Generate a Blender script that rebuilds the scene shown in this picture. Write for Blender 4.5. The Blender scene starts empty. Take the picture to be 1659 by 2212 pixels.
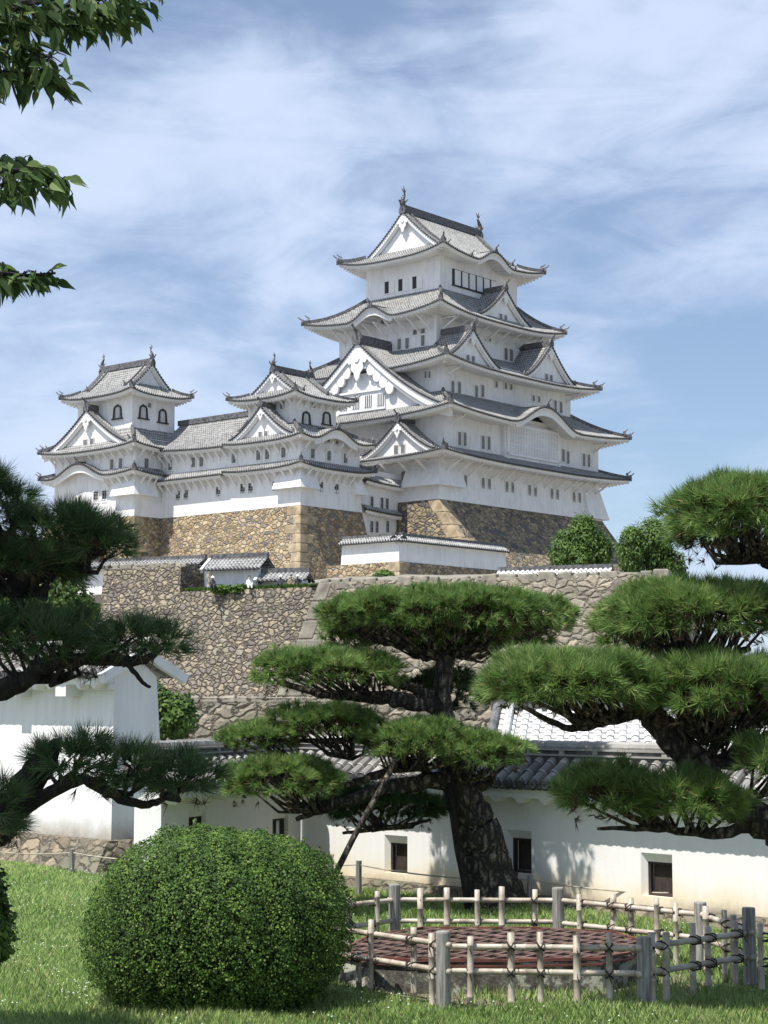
import bpy, math, random
import numpy as np
from math import sin, cos, tan, pi, radians, atan, sqrt, exp
from mathutils import Vector, Matrix

S = bpy.context.scene
COL = S.collection
rnd = random.Random(7)
NR = np.random.default_rng(11)

# ---------------------------------------------------------------- camera
FPX, HOR, CX, CY, EYE = 3815.0, 1510.0, 829.5, 1106.0, 3.0     # working grid 1659 x 2212
TH = atan((HOR - CY) / FPX)
cam = bpy.data.cameras.new('camera')
cam.sensor_fit = 'VERTICAL'; cam.sensor_height = 24.0; cam.sensor_width = 18.0
cam.lens = FPX / 2212.0 * 24.0
cam.clip_start = 0.1; cam.clip_end = 6000.0
camo = bpy.data.objects.new('camera', cam); COL.objects.link(camo)
camo.location = (0, 0, EYE); camo.rotation_euler = (pi / 2 + TH, 0, 0)
S.camera = camo

# ---------------------------------------------------------------- light and sky
SUN_EL = radians(64.0)
SUN_DIR = Vector((-0.80, -0.60, 0)).normalized() * cos(SUN_EL) + Vector((0, 0, sin(SUN_EL)))
sun = bpy.data.lights.new('sun', 'SUN'); sun.energy = 4.7; sun.angle = radians(0.5); sun.color = (1.0, 0.955, 0.88)
suno = bpy.data.objects.new('sun', sun); COL.objects.link(suno)
suno.location = (0, 0, 120)
suno.rotation_euler = SUN_DIR.to_track_quat('Z', 'Y').to_euler()
W = bpy.data.worlds.new('World'); S.world = W; W.use_nodes = True
nt = W.node_tree; nt.nodes.clear()
def wn(t, **k):
    n = nt.nodes.new(t)
    for a, b in k.items(): setattr(n, a, b)
    return n
out = wn('ShaderNodeOutputWorld'); bg = wn('ShaderNodeBackground')
sky = wn('ShaderNodeTexSky'); sky.sky_type = 'NISHITA'; sky.sun_disc = False
sky.sun_elevation = SUN_EL
sky.sun_rotation = math.atan2(SUN_DIR.x, SUN_DIR.y)
sky.altitude = 50; sky.air_density = 1.0; sky.dust_density = 0.4; sky.ozone_density = 4.5
tc = wn('ShaderNodeTexCoord')
mp = wn('ShaderNodeMapping'); mp.inputs['Scale'].default_value = (1.0, 1.0, 2.1)
mp.inputs['Rotation'].default_value = (0, radians(-16), 0); mp.inputs['Location'].default_value = (3.1, 0.4, 0.2)
n1 = wn('ShaderNodeTexNoise'); n1.inputs['Scale'].default_value = 4.2; n1.inputs['Detail'].default_value = 10; n1.inputs['Roughness'].default_value = 0.54; n1.inputs['Distortion'].default_value = 0.5
r1 = wn('ShaderNodeMapRange'); r1.interpolation_type = 'SMOOTHSTEP'
r1.inputs[1].default_value = 0.33; r1.inputs[2].default_value = 0.66; r1.inputs[3].default_value = 0.18; r1.inputs[4].default_value = 0.90
sx = wn('ShaderNodeSeparateXYZ')
# more veil low in the sky and to the left of the castle
bias = wn('ShaderNodeMath', operation='MULTIPLY_ADD'); bias.inputs[1].default_value = -0.27; 
add = wn('ShaderNodeMath', operation='ADD')
mixc = wn('ShaderNodeMix', data_type='RGBA'); mixc.clamp_factor = True
L_ = nt.links.new
L_(tc.outputs['Generated'], mp.inputs['Vector']); L_(mp.outputs[0], n1.inputs['Vector'])
L_(tc.outputs['Generated'], sx.inputs[0])
mp2 = wn('ShaderNodeMapping'); mp2.inputs['Scale'].default_value = (1.0, 1.0, 3.6); mp2.inputs['Rotation'].default_value = (0, radians(-24), 0)
n2 = wn('ShaderNodeTexNoise'); n2.inputs['Scale'].default_value = 9.0; n2.inputs['Detail'].default_value = 8; n2.inputs['Roughness'].default_value = 0.62; n2.inputs['Distortion'].default_value = 0.8
L_(tc.outputs['Generated'], mp2.inputs['Vector']); L_(mp2.outputs[0], n2.inputs['Vector'])
n12 = wn('ShaderNodeMath', operation='MULTIPLY_ADD'); n12.inputs[1].default_value = 0.34; L_(n2.outputs['Fac'], n12.inputs[0])
n13 = wn('ShaderNodeMath', operation='SUBTRACT'); L_(n1.outputs['Fac'], n13.inputs[0]); n13.inputs[1].default_value = 0.155; L_(n13.outputs[0], n12.inputs[2])
L_(sx.outputs['X'], bias.inputs[0]); L_(n12.outputs[0], bias.inputs[2])
L_(bias.outputs[0], r1.inputs[0])
L_(r1.outputs[0], mixc.inputs[0])
L_(sky.outputs[0], mixc.inputs[6]); mixc.inputs[7].default_value = (5.7, 6.65, 8.5, 1)
L_(mixc.outputs[2], bg.inputs['Color']); bg.inputs['Strength'].default_value = 0.085
L_(bg.outputs[0], out.inputs['Surface'])
vs = S.view_settings
vs.view_transform = 'Standard'; vs.look = 'None'; vs.exposure = 0.55; vs.gamma = 1.0; vs.use_curve_mapping = False

# ---------------------------------------------------------------- pixel helpers (used only to lay the plan out in metres)
def ray(u, v):
    x = (u - CX) / FPX; y = (CY - v) / FPX
    return np.array([x, cos(TH) - y * sin(TH), sin(TH) + y * cos(TH)])
def at(u, v, Y):
    r = ray(u, v); t = Y / r[1]
    return Vector((r[0] * t, Y, EYE + r[2] * t))
def gnd(u, v, z=0.0):
    r = ray(u, v); t = (z - EYE) / r[2]
    return Vector((r[0] * t, r[1] * t, z))
def xat(u, Y): return (u - CX) / FPX * Y
AZ = radians(40.3)
_r = ray(943, 1078); OX, OY = _r[0] / _r[1] * 195.0, 195.0
Z0 = EYE + _r[2] / _r[1] * 195.0
CR = pi / 2 - AZ     # castle frame: local x recedes to the right, local y recedes to the left

# ---------------------------------------------------------------- materials
def newmat(name):
    m = bpy.data.materials.new(name); m.use_nodes = True
    n = m.node_tree; n.nodes.clear()
    o = n.nodes.new('ShaderNodeOutputMaterial'); b = n.nodes.new('ShaderNodeBsdfPrincipled')
    n.links.new(b.outputs[0], o.inputs[0])
    return m, n, b, o
def nd(n, t, **k):
    x = n.nodes.new(t)
    for a, b in k.items():
        if a == 'inp':
            for i, v in b.items(): x.inputs[i].default_value = v
        else: setattr(x, a, b)
    return x
def ramp(n, fac, stops, interp='LINEAR'):
    r = n.nodes.new('ShaderNodeValToRGB'); r.color_ramp.interpolation = interp
    e = r.color_ramp.elements
    while len(e) > 1: e.remove(e[-1])
    e[0].position = stops[0][0]; e[0].color = (*stops[0][1], 1)
    for p, c in stops[1:]:
        q = e.new(p); q.color = (*c, 1)
    n.links.new(fac, r.inputs[0]); return r
def mix(n, fac, a, b, bt='MIX'):
    x = n.nodes.new('ShaderNodeMix'); x.data_type = 'RGBA'; x.blend_type = bt
    for i, s in ((0, fac), (6, a), (7, b)):
        if isinstance(s, (int, float)): x.inputs[i].default_value = s
        elif isinstance(s, tuple): x.inputs[i].default_value = (*s, 1)
        else: n.links.new(s, x.inputs[i])
    return x.outputs[2]
def noise(n, vec, scale, detail=4, rough=0.55, dist=0.0):
    x = nd(n, 'ShaderNodeTexNoise'); x.inputs['Scale'].default_value = scale; x.inputs['Detail'].default_value = detail
    x.inputs['Roughness'].default_value = rough; x.inputs['Distortion'].default_value = dist
    if vec is not None: n.links.new(vec, x.inputs['Vector'])
    return x.outputs['Fac']
def objco(n, scale=(1, 1, 1)):
    t = nd(n, 'ShaderNodeTexCoord'); m = nd(n, 'ShaderNodeMapping'); m.inputs['Scale'].default_value = scale
    n.links.new(t.outputs['Object'], m.inputs['Vector']); return m.outputs[0]
def bump(n, b, h, strength=0.5, dist=0.02):
    x = nd(n, 'ShaderNodeBump'); x.inputs['Strength'].default_value = strength; x.inputs['Distance'].default_value = dist
    n.links.new(h, x.inputs['Height']); n.links.new(x.outputs[0], b.inputs['Normal'])
def mathn(n, op, a, b=None, c=None):
    x = nd(n, 'ShaderNodeMath', operation=op)
    for i, s in enumerate((a, b, c)):
        if s is None: continue
        if isinstance(s, (int, float)): x.inputs[i].default_value = s
        else: n.links.new(s, x.inputs[i])
    return x.outputs[0]
MAT = {}
def m_simple(key, c, rough=0.7, var=0.15, scale=6.0, bumpd=0.0, metallic=0.0, dark=None, stretch=(1, 1, 1)):
    m, n, b, o = newmat(key)
    v = objco(n, stretch)
    f = noise(n, v, scale, 5)
    d = dark or tuple(x * (1 - var * 2) for x in c)
    r = ramp(n, f, [(0.3, d), (0.7, tuple(min(1, x * (1 + var)) for x in c))])
    n.links.new(r.outputs[0], b.inputs['Base Color']); b.inputs['Roughness'].default_value = rough; b.inputs['Metallic'].default_value = metallic
    if bumpd: bump(n, b, f, 0.6, bumpd)
    MAT[key] = m; return m
# lime plaster: pale with faint vertical weather streaks
def m_plaster(key, c=(0.80, 0.80, 0.80), stain=0.5, s=1.0):
    m, n, b, o = newmat(key)
    v = objco(n, (1.6 * s, 1.6 * s, 0.22 * s))
    f = noise(n, v, 1.6, 6, 0.6)
    v2 = objco(n, (s, s, s)); f2 = noise(n, v2, 0.5, 5, 0.6)
    st = ramp(n, f, [(0.30, (0.63 * c[0], 0.64 * c[1], 0.65 * c[2])), (0.52, c)])
    c2 = mix(n, stain, c, st.outputs[0])
    g = ramp(n, f2, [(0.35, (0.90, 0.90, 0.90)), (0.65, (1, 1, 1))])
    c3 = mix(n, 1.0, c2, g.outputs[0], 'MULTIPLY')
    n.links.new(c3, b.inputs['Base Color']); b.inputs['Roughness'].default_value = 0.85
    f3 = noise(n, v2, 14, 3); bump(n, b, f3, 0.25, 0.02)
    MAT[key] = m
m_plaster('plaster', stain=0.42)
m_plaster('plaster_trim', (0.80, 0.80, 0.79), 0.2)
# tiles with pale mortar over the joints: UV u = roll count, v = courses
def m_tile(key, base=(0.125, 0.128, 0.132), mort=(0.60, 0.60, 0.58), frac=0.42, amt=0.8, panw=0.55):
    m, n, b, o = newmat(key)
    uv = nd(n, 'ShaderNodeUVMap'); sp = nd(n, 'ShaderNodeSeparateXYZ'); n.links.new(uv.outputs[0], sp.inputs[0])
    fv = mathn(n, 'FRACT', sp.outputs[1])
    band = mathn(n, 'LESS_THAN', fv, frac)
    fu = mathn(n, 'FRACT', sp.outputs[0])
    isroll = mathn(n, 'GREATER_THAN', fu, 0.34)
    w = nd(n, 'ShaderNodeTexWhiteNoise', noise_dimensions='2D')
    fl = nd(n, 'ShaderNodeVectorMath', operation='FLOOR'); n.links.new(uv.outputs[0], fl.inputs[0]); n.links.new(fl.outputs[0], w.inputs['Vector'])
    v = objco(n); f = noise(n, v, 0.9, 6, 0.65); f2 = noise(n, v, 7, 4)
    br = ramp(n, w.outputs['Value'], [(0.0, tuple(x * 0.7 for x in base)), (1.0, tuple(x * 1.55 for x in base))])
    lich = ramp(n, f, [(0.35, (0.72, 0.70, 0.66)), (0.62, (1.15, 1.15, 1.15))])
    bc = mix(n, 1.0, br.outputs[0], lich.outputs[0], 'MULTIPLY')
    mf = mathn(n, 'MULTIPLY', band, mathn(n, 'MULTIPLY_ADD', isroll, 1 - panw, panw))
    worn = ramp(n, f2, [(0.32, (0.35,) * 3), (0.62, (1,) * 3)])
    mf = mathn(n, 'MULTIPLY', mf, worn.outputs[0]); mf = mathn(n, 'MULTIPLY', mf, amt)
    c = mix(n, mf, bc, mort)
    n.links.new(c, b.inputs['Base Color']); b.inputs['Roughness'].default_value = 0.62
    bump(n, b, mathn(n, 'ADD', mf, f2), 0.4, 0.02)
    MAT[key] = m
m_tile('tile', (0.15, 0.15, 0.15), (0.56, 0.56, 0.545), 0.38, 0.75)
m_tile('tile_far', (0.16, 0.16, 0.16), mort=(0.62, 0.62, 0.61), amt=0.9, frac=0.45)
m_tile('tile_near', (0.215, 0.21, 0.20), (0.55, 0.54, 0.51), 0.22, 0.6, 0.15)
m_tile('tile_mortared', (0.2, 0.2, 0.2), (0.8, 0.8, 0.79), 0.72, 1.0, 0.55)
m_simple('tile_cap', (0.06, 0.062, 0.067), 0.6, 0.3, 5)
m_simple('ridge_tile', (0.13, 0.13, 0.135), 0.65, 0.4, 4)
m_simple('bronze', (0.10, 0.095, 0.09), 0.55, 0.3, 8)
m_simple('window_dark', (0.018, 0.017, 0.018), 0.6, 0.2, 4)
m_simple('window_slat', (0.30, 0.295, 0.29), 0.8, 0.2, 4)
m_simple('lacquer', (0.015, 0.014, 0.014), 0.4, 0.2, 4)
m_simple('old_wood', (0.19, 0.165, 0.14), 0.85, 0.3, 3, 0.01, stretch=(6, 6, 0.6))
m_simple('grey_post', (0.30, 0.29, 0.27), 0.85, 0.3, 4, 0.01, stretch=(9, 9, 0.8))
m_simple('rope_black', (0.02, 0.018, 0.017), 0.9, 0.2, 9)
m_simple('rope', (0.42, 0.38, 0.30), 0.9, 0.2, 9)
# bamboo: pale straw, green-grey mottling
m, n, b, o = newmat('bamboo'); v = objco(n, (1, 1, 1)); f = noise(n, v, 5, 5, 0.6)
r = ramp(n, f, [(0.3, (0.23, 0.185, 0.14)), (0.5, (0.42, 0.365, 0.295)), (0.7, (0.56, 0.50, 0.43))])
n.links.new(r.outputs[0], b.inputs['Base Color']); b.inputs['Roughness'].default_value = 0.45; bump(n, b, noise(n, v, 40, 3), 0.3, 0.004); MAT['bamboo'] = m
# rusty metal
m, n, b, o = newmat('rust'); v = objco(n); f = noise(n, v, 6, 6, 0.65)
r = ramp(n, f, [(0.3, (0.028, 0.017, 0.014)), (0.5, (0.065, 0.036, 0.029)), (0.7, (0.115, 0.075, 0.062))])
m_simple('rust_bar', (0.19, 0.125, 0.105), 0.75, 0.4, 6)
m_simple('dummy', (0.2, 0.2, 0.2)) if False else None
n.links.new(r.outputs[0], b.inputs['Base Color']); b.inputs['Roughness'].default_value = 0.75; MAT['rust'] = m
m_simple('red_rim', (0.17, 0.06, 0.045), 0.6, 0.3, 5)
# rubble stone walls
def m_stone(key, sc, pal, joint=(0.035, 0.03, 0.025), jw=0.055, moss=0.0, stretch=(1, 1, 1.35), bd=0.25):
    m, n, b, o = newmat(key)
    t = nd(n, 'ShaderNodeTexCoord'); mp_ = nd(n, 'ShaderNodeMapping'); mp_.inputs['Scale'].default_value = stretch
    n.links.new(t.outputs['Object'], mp_.inputs['Vector'])
    # warp the coordinates so cells are irregular
    nz = nd(n, 'ShaderNodeTexNoise'); nz.inputs['Scale'].default_value = sc * 1.0; nz.inputs['Detail'].default_value = 3
    n.links.new(mp_.outputs[0], nz.inputs['Vector'])
    vm = nd(n, 'ShaderNodeVectorMath', operation='MULTIPLY_ADD'); vm.inputs[1].default_value = (1.0 / sc,) * 3
    n.links.new(nz.outputs['Color'], vm.inputs[0]); n.links.new(mp_.outputs[0], vm.inputs[2])
    vo = nd(n, 'ShaderNodeTexVoronoi', feature='F1'); vo.inputs['Scale'].default_value = sc; vo.inputs['Randomness'].default_value = 1
    ve = nd(n, 'ShaderNodeTexVoronoi', feature='DISTANCE_TO_EDGE'); ve.inputs['Scale'].default_value = sc; ve.inputs['Randomness'].default_value = 1
    n.links.new(vm.outputs[0], vo.inputs['Vector']); n.links.new(vm.outputs[0], ve.inputs['Vector'])
    sp = nd(n, 'ShaderNodeSeparateColor'); n.links.new(vo.outputs['Color'], sp.inputs[0])
    stops = [(i / max(1, len(pal) - 1) * 0.999, c) for i, c in enumerate(pal)]
    r = ramp(n, sp.outputs[0], stops, 'CONSTANT')
    f = noise(n, t.outputs['Object'], sc * 3.0, 6, 0.65)
    g = ramp(n, f, [(0.25, (0.62, 0.60, 0.58)), (0.7, (1.2, 1.2, 1.2))])
    c = mix(n, 1.0, r.outputs[0], g.outputs[0], 'MULTIPLY')
    val = ramp(n, sp.outputs[1], [(0, (0.75,) * 3), (1, (1.2,) * 3)])
    c = mix(n, 1.0, c, val.outputs[0], 'MULTIPLY')
    if moss:
        fm = noise(n, t.outputs['Object'], 0.35, 5, 0.6)
        rm = ramp(n, fm, [(0.45, (0,) * 3), (0.68, (moss,) * 3)])
        c = mix(n, rm.outputs[0], c, (0.16, 0.17, 0.12))
    j = nd(n, 'ShaderNodeMapRange'); j.inputs[1].default_value = jw * 0.35; j.inputs[2].default_value = jw
    jn = noise(n, t.outputs['Object'], sc * 1.7, 3, 0.6)
    jd = mathn(n, 'ADD', ve.outputs['Distance'], mathn(n, 'MULTIPLY_ADD', jn, -0.16, 0.085))
    n.links.new(jd, j.inputs[0])
    c = mix(n, j.outputs[0], joint, c)
    n.links.new(c, b.inputs['Base Color']); b.inputs['Roughness'].default_value = 0.9
    h = nd(n, 'ShaderNodeMapRange'); h.inputs[1].default_value = 0; h.inputs[2].default_value = 0.22; h.interpolation_type = 'SMOOTHSTEP'
    n.links.new(ve.outputs['Distance'], h.inputs[0])
    hh = mathn(n, 'MULTIPLY_ADD', f, 0.35, h.outputs[0])
    hh = mathn(n, 'MULTIPLY_ADD', sp.outputs[2], 0.5, hh)
    bump(n, b, hh, 0.9, bd)
    MAT[key] = m
TAN = [(0.36, 0.28, 0.175), (0.42, 0.335, 0.215), (0.30, 0.225, 0.14), (0.40, 0.34, 0.25), (0.34, 0.26, 0.16), (0.22, 0.20, 0.19), (0.45, 0.36, 0.235), (0.38, 0.30, 0.19)]
MIXD = [(0.32, 0.275, 0.205), (0.25, 0.215, 0.17), (0.35, 0.30, 0.22), (0.225, 0.195, 0.165), (0.29, 0.265, 0.215), (0.20, 0.175, 0.155), (0.36, 0.31, 0.225), (0.275, 0.235, 0.185)]
GREYS = [(0.29, 0.255, 0.20), (0.24, 0.215, 0.17), (0.33, 0.285, 0.22), (0.265, 0.235, 0.18), (0.21, 0.185, 0.155), (0.30, 0.265, 0.21), (0.35, 0.305, 0.235), (0.255, 0.225, 0.185)]
m_stone('stone_tan', 1.7, TAN, joint=(0.15, 0.11, 0.07), jw=0.05, bd=.15)
m_stone('stone_dark', 1.6, [(0.27, 0.225, 0.155), (0.33, 0.27, 0.18), (0.13, 0.12, 0.12), (0.30, 0.24, 0.16), (0.24, 0.2, 0.14), (0.15, 0.135, 0.13), (0.36, 0.29, 0.19), (0.28, 0.23, 0.15)], joint=(0.06, 0.05, 0.04), bd=.15)
m_stone('stone_rubble', 1.9, MIXD, joint=(0.07, 0.058, 0.045), moss=0.25, jw=0.07, bd=.2)
m_stone('stone_grey', 1.25, GREYS, joint=(0.13, 0.115, 0.09), jw=0.04, moss=0.35, bd=.15)
m_stone('stone_low', 1.2, GREYS, joint=(0.07, 0.065, 0.05), moss=0.5)
m_stone('stone_foot', 3.6, [(0.20, 0.165, 0.12), (0.15, 0.13, 0.10), (0.25, 0.205, 0.145), (0.17, 0.145, 0.11)], joint=(0.06, 0.05, 0.038), jw=0.05, moss=0.8, bd=0.05)
m_simple('quoin', (0.39, 0.315, 0.205), 0.9, 0.22, 1.1, 0.08, dark=(0.19, 0.145, 0.095))
m_simple('quoin_grey', (0.26, 0.24, 0.195), 0.9, 0.25, 1.2, 0.08)
m, n, b, o = newmat('kerb_stone'); v = objco(n); f = noise(n, v, 7, 7, 0.7); f2 = noise(n, v, 1.2, 4)
rk = ramp(n, mathn(n, 'MULTIPLY_ADD', f2, 0.35, mathn(n, 'MULTIPLY', f, 0.75)), [(0.42, (0.03, 0.028, 0.024)), (0.52, (0.085, 0.08, 0.068)), (0.57, (0.12, 0.115, 0.095)), (0.62, (0.36, 0.37, 0.30))])
n.links.new(rk.outputs[0], b.inputs['Base Color']); b.inputs['Roughness'].default_value = 0.95; bump(n, b, f, 0.9, 0.03); MAT['kerb_stone'] = m
# bark
def m_bark(key, c1, c2, sc):
    m, n, b, o = newmat(key)
    t = nd(n, 'ShaderNodeTexCoord'); mp_ = nd(n, 'ShaderNodeMapping'); mp_.inputs['Scale'].default_value = (1, 1, 0.36)
    n.links.new(t.outputs['Object'], mp_.inputs['Vector'])
    nz = nd(n, 'ShaderNodeTexNoise'); nz.inputs['Scale'].default_value = sc; n.links.new(mp_.outputs[0], nz.inputs['Vector'])
    vm = nd(n, 'ShaderNodeVectorMath', operation='MULTIPLY_ADD'); vm.inputs[1].default_value = (1.3 / sc,) * 3
    n.links.new(nz.outputs['Color'], vm.inputs[0]); n.links.new(mp_.outputs[0], vm.inputs[2])
    ve = nd(n, 'ShaderNodeTexVoronoi', feature='DISTANCE_TO_EDGE'); ve.inputs['Scale'].default_value = sc; n.links.new(vm.outputs[0], ve.inputs['Vector'])
    f = noise(n, t.outputs['Object'], sc * 3, 6, 0.7)
    h = nd(n, 'ShaderNodeMapRange'); h.inputs[1].default_value = 0.03; h.inputs[2].default_value = 0.42; n.links.new(ve.outputs['Distance'], h.inputs[0])
    r = ramp(n, mathn(n, 'MULTIPLY', h.outputs[0], mathn(n, 'MULTIPLY_ADD', f, 3.0, -0.9)), [(0.08, c1), (0.45, tuple(x * .35 for x in c2)), (1.0, c2)])
    n.links.new(r.outputs[0], b.inputs['Base Color']); b.inputs['Roughness'].default_value = 0.95
    bump(n, b, mathn(n, 'MULTIPLY_ADD', f, 0.4, h.outputs[0]), 1.0, 0.045)
    MAT[key] = m
m_bark('bark', (0.026, 0.021, 0.017), (0.44, 0.38, 0.30), 10)
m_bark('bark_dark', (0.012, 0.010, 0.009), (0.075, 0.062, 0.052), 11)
# foliage: colour runs along a per-leaf attribute
def m_leaf(key, stops, trans=0.25, rough=0.5, spec=0.3):
    m, n, b, o = newmat(key)
    a = nd(n, 'ShaderNodeAttribute', attribute_name='var')
    r = ramp(n, a.outputs['Fac'], stops)
    n.links.new(r.outputs[0], b.inputs['Base Color']); b.inputs['Roughness'].default_value = rough
    b.inputs['Specular IOR Level'].default_value = spec
    tr = nd(n, 'ShaderNodeBsdfTranslucent'); n.links.new(r.outputs[0], tr.inputs[0])
    mx = nd(n, 'ShaderNodeMixShader'); mx.inputs[0].default_value = trans
    n.links.new(b.outputs[0], mx.inputs[1]); n.links.new(tr.outputs[0], mx.inputs[2]); n.links.new(mx.outputs[0], o.inputs[0])
    MAT[key] = m
m_leaf('needle', [(0, (0.055, 0.11, 0.03)), (0.45, (0.15, 0.25, 0.068)), (0.85, (0.29, 0.41, 0.13)), (1, (0.42, 0.33, 0.15))], 0.35)
m_leaf('needle_shade', [(0, (0.026, 0.056, 0.024)), (0.6, (0.065, 0.12, 0.045)), (0.92, (0.14, 0.22, 0.08)), (1, (0.24, 0.20, 0.10))])  # darker copy of needle: shade of the shadowed boughs put into the colour
m_leaf('needle_dead', [(0, (0.035, 0.028, 0.018)), (1, (0.13, 0.085, 0.045))], 0.1)
m_leaf('box_leaf', [(0, (0.022, 0.052, 0.010)), (0.5, (0.062, 0.125, 0.022)), (0.93, (0.145, 0.235, 0.045)), (1, (0.25, 0.26, 0.08))], 0.2, 0.6, 0.2)
m_leaf('broad_leaf', [(0, (0.035, 0.07, 0.018)), (0.6, (0.085, 0.155, 0.032)), (1, (0.165, 0.25, 0.06))], 0.3, 0.55, 0.25)
m_leaf('cherry_leaf', [(0, (0.030, 0.065, 0.020)), (0.6, (0.075, 0.135, 0.04)), (1, (0.17, 0.24, 0.08))], 0.4, 0.6, 0.2)
m_leaf('grass_blade', [(0, (0.18, 0.30, 0.08)), (0.5, (0.38, 0.53, 0.18)), (0.9, (0.56, 0.69, 0.29)), (1, (0.58, 0.52, 0.32))], 0.4, 0.6, 0.2)
m_leaf('flower', [(0, (0.42, 0.52, 0.32)), (1, (0.75, 0.80, 0.62))], 0.1)
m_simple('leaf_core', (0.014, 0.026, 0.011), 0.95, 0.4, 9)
# ground
m, n, b, o = newmat('lawn'); v = objco(n); f = noise(n, v, 0.45, 6, 0.6); f2 = noise(n, v, 9, 5, 0.7)
r = ramp(n, f, [(0.30, (0.105, 0.095, 0.055)), (0.44, (0.085, 0.12, 0.035)), (0.7, (0.09, 0.145, 0.035))])
c = mix(n, 0.55, r.outputs[0], ramp(n, f2, [(0.3, (0.04, 0.045, 0.02)), (0.7, (0.16, 0.17, 0.08))]).outputs[0])
n.links.new(c, b.inputs['Base Color']); b.inputs['Roughness'].default_value = 1.0; bump(n, b, f2, 0.8, 0.04); MAT['lawn'] = m
m, n, b, o = newmat('far_ground'); v = objco(n); f = noise(n, v, 0.05, 6, 0.6)
n.links.new(ramp(n, f, [(0.3, (0.20, 0.185, 0.15)), (0.7, (0.27, 0.255, 0.215))]).outputs[0], b.inputs['Base Color']); b.inputs['Roughness'].default_value = 1.0; MAT['far_ground'] = m
m, n, b, o = newmat('soil'); v = objco(n); f2 = noise(n, v, 7, 6, 0.7)
n.links.new(ramp(n, f2, [(0.3, (0.07, 0.058, 0.04)), (0.7, (0.22, 0.19, 0.13))]).outputs[0], b.inputs['Base Color']); b.inputs['Roughness'].default_value = 1.0; bump(n, b, f2, 0.8, 0.04); MAT['soil'] = m
# plaster of the near wall: ochre wash and grime rising from the foot (weathering of the wall itself)
m, n, b, o = newmat('plaster_near')
t = nd(n, 'ShaderNodeTexCoord'); sp = nd(n, 'ShaderNodeSeparateXYZ'); n.links.new(t.outputs['Object'], sp.inputs[0])
f = noise(n, t.outputs['Object'], 1.3, 7, 0.65); f2 = noise(n, objco(n, (5, 5, 0.7)), 2.0, 6, 0.6)
hgt = mathn(n, 'MULTIPLY_ADD', f, 0.62, sp.outputs[2])
oc = ramp(n, hgt, [(0.42, (0.34, 0.30, 0.24)), (0.50, (0.58, 0.50, 0.37)), (0.62, (0.77, 0.69, 0.53)), (0.86, (0.81, 0.79, 0.74)), (1.0, (0.81, 0.80, 0.78))])
st = ramp(n, f2, [(0.3, (0.95, 0.945, 0.94)), (0.6, (1, 1, 1))])
c = mix(n, 1.0, oc.outputs[0], st.outputs[0], 'MULTIPLY')
n.links.new(c, b.inputs['Base Color']); b.inputs['Roughness'].default_value = 0.9; bump(n, b, noise(n, t.outputs['Object'], 30, 4), 0.3, 0.006); MAT['plaster_near'] = m
m, n, b, o = newmat('plaster_grimy')
t = nd(n, 'ShaderNodeTexCoord'); sp = nd(n, 'ShaderNodeSeparateXYZ'); n.links.new(t.outputs['Object'], sp.inputs[0])
f = noise(n, t.outputs['Object'], 1.1, 7, 0.7); f2 = noise(n, objco(n, (4, 4, 0.35)), 1.6, 6, 0.6)
hgt = mathn(n, 'MULTIPLY_ADD', f, 0.9, sp.outputs[2])
oc = ramp(n, mathn(n, 'MULTIPLY', hgt, 0.5), [(0.40, (0.22, 0.20, 0.17)), (0.52, (0.45, 0.42, 0.37)), (0.68, (0.74, 0.74, 0.74)), (1.0, (0.80, 0.80, 0.80))])
st = ramp(n, f2, [(0.35, (0.90, 0.90, 0.90)), (0.6, (1, 1, 1))])
c = mix(n, 1.0, oc.outputs[0], st.outputs[0], 'MULTIPLY')
n.links.new(c, b.inputs['Base Color']); b.inputs['Roughness'].default_value = 0.9; MAT['plaster_grimy'] = m

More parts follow.
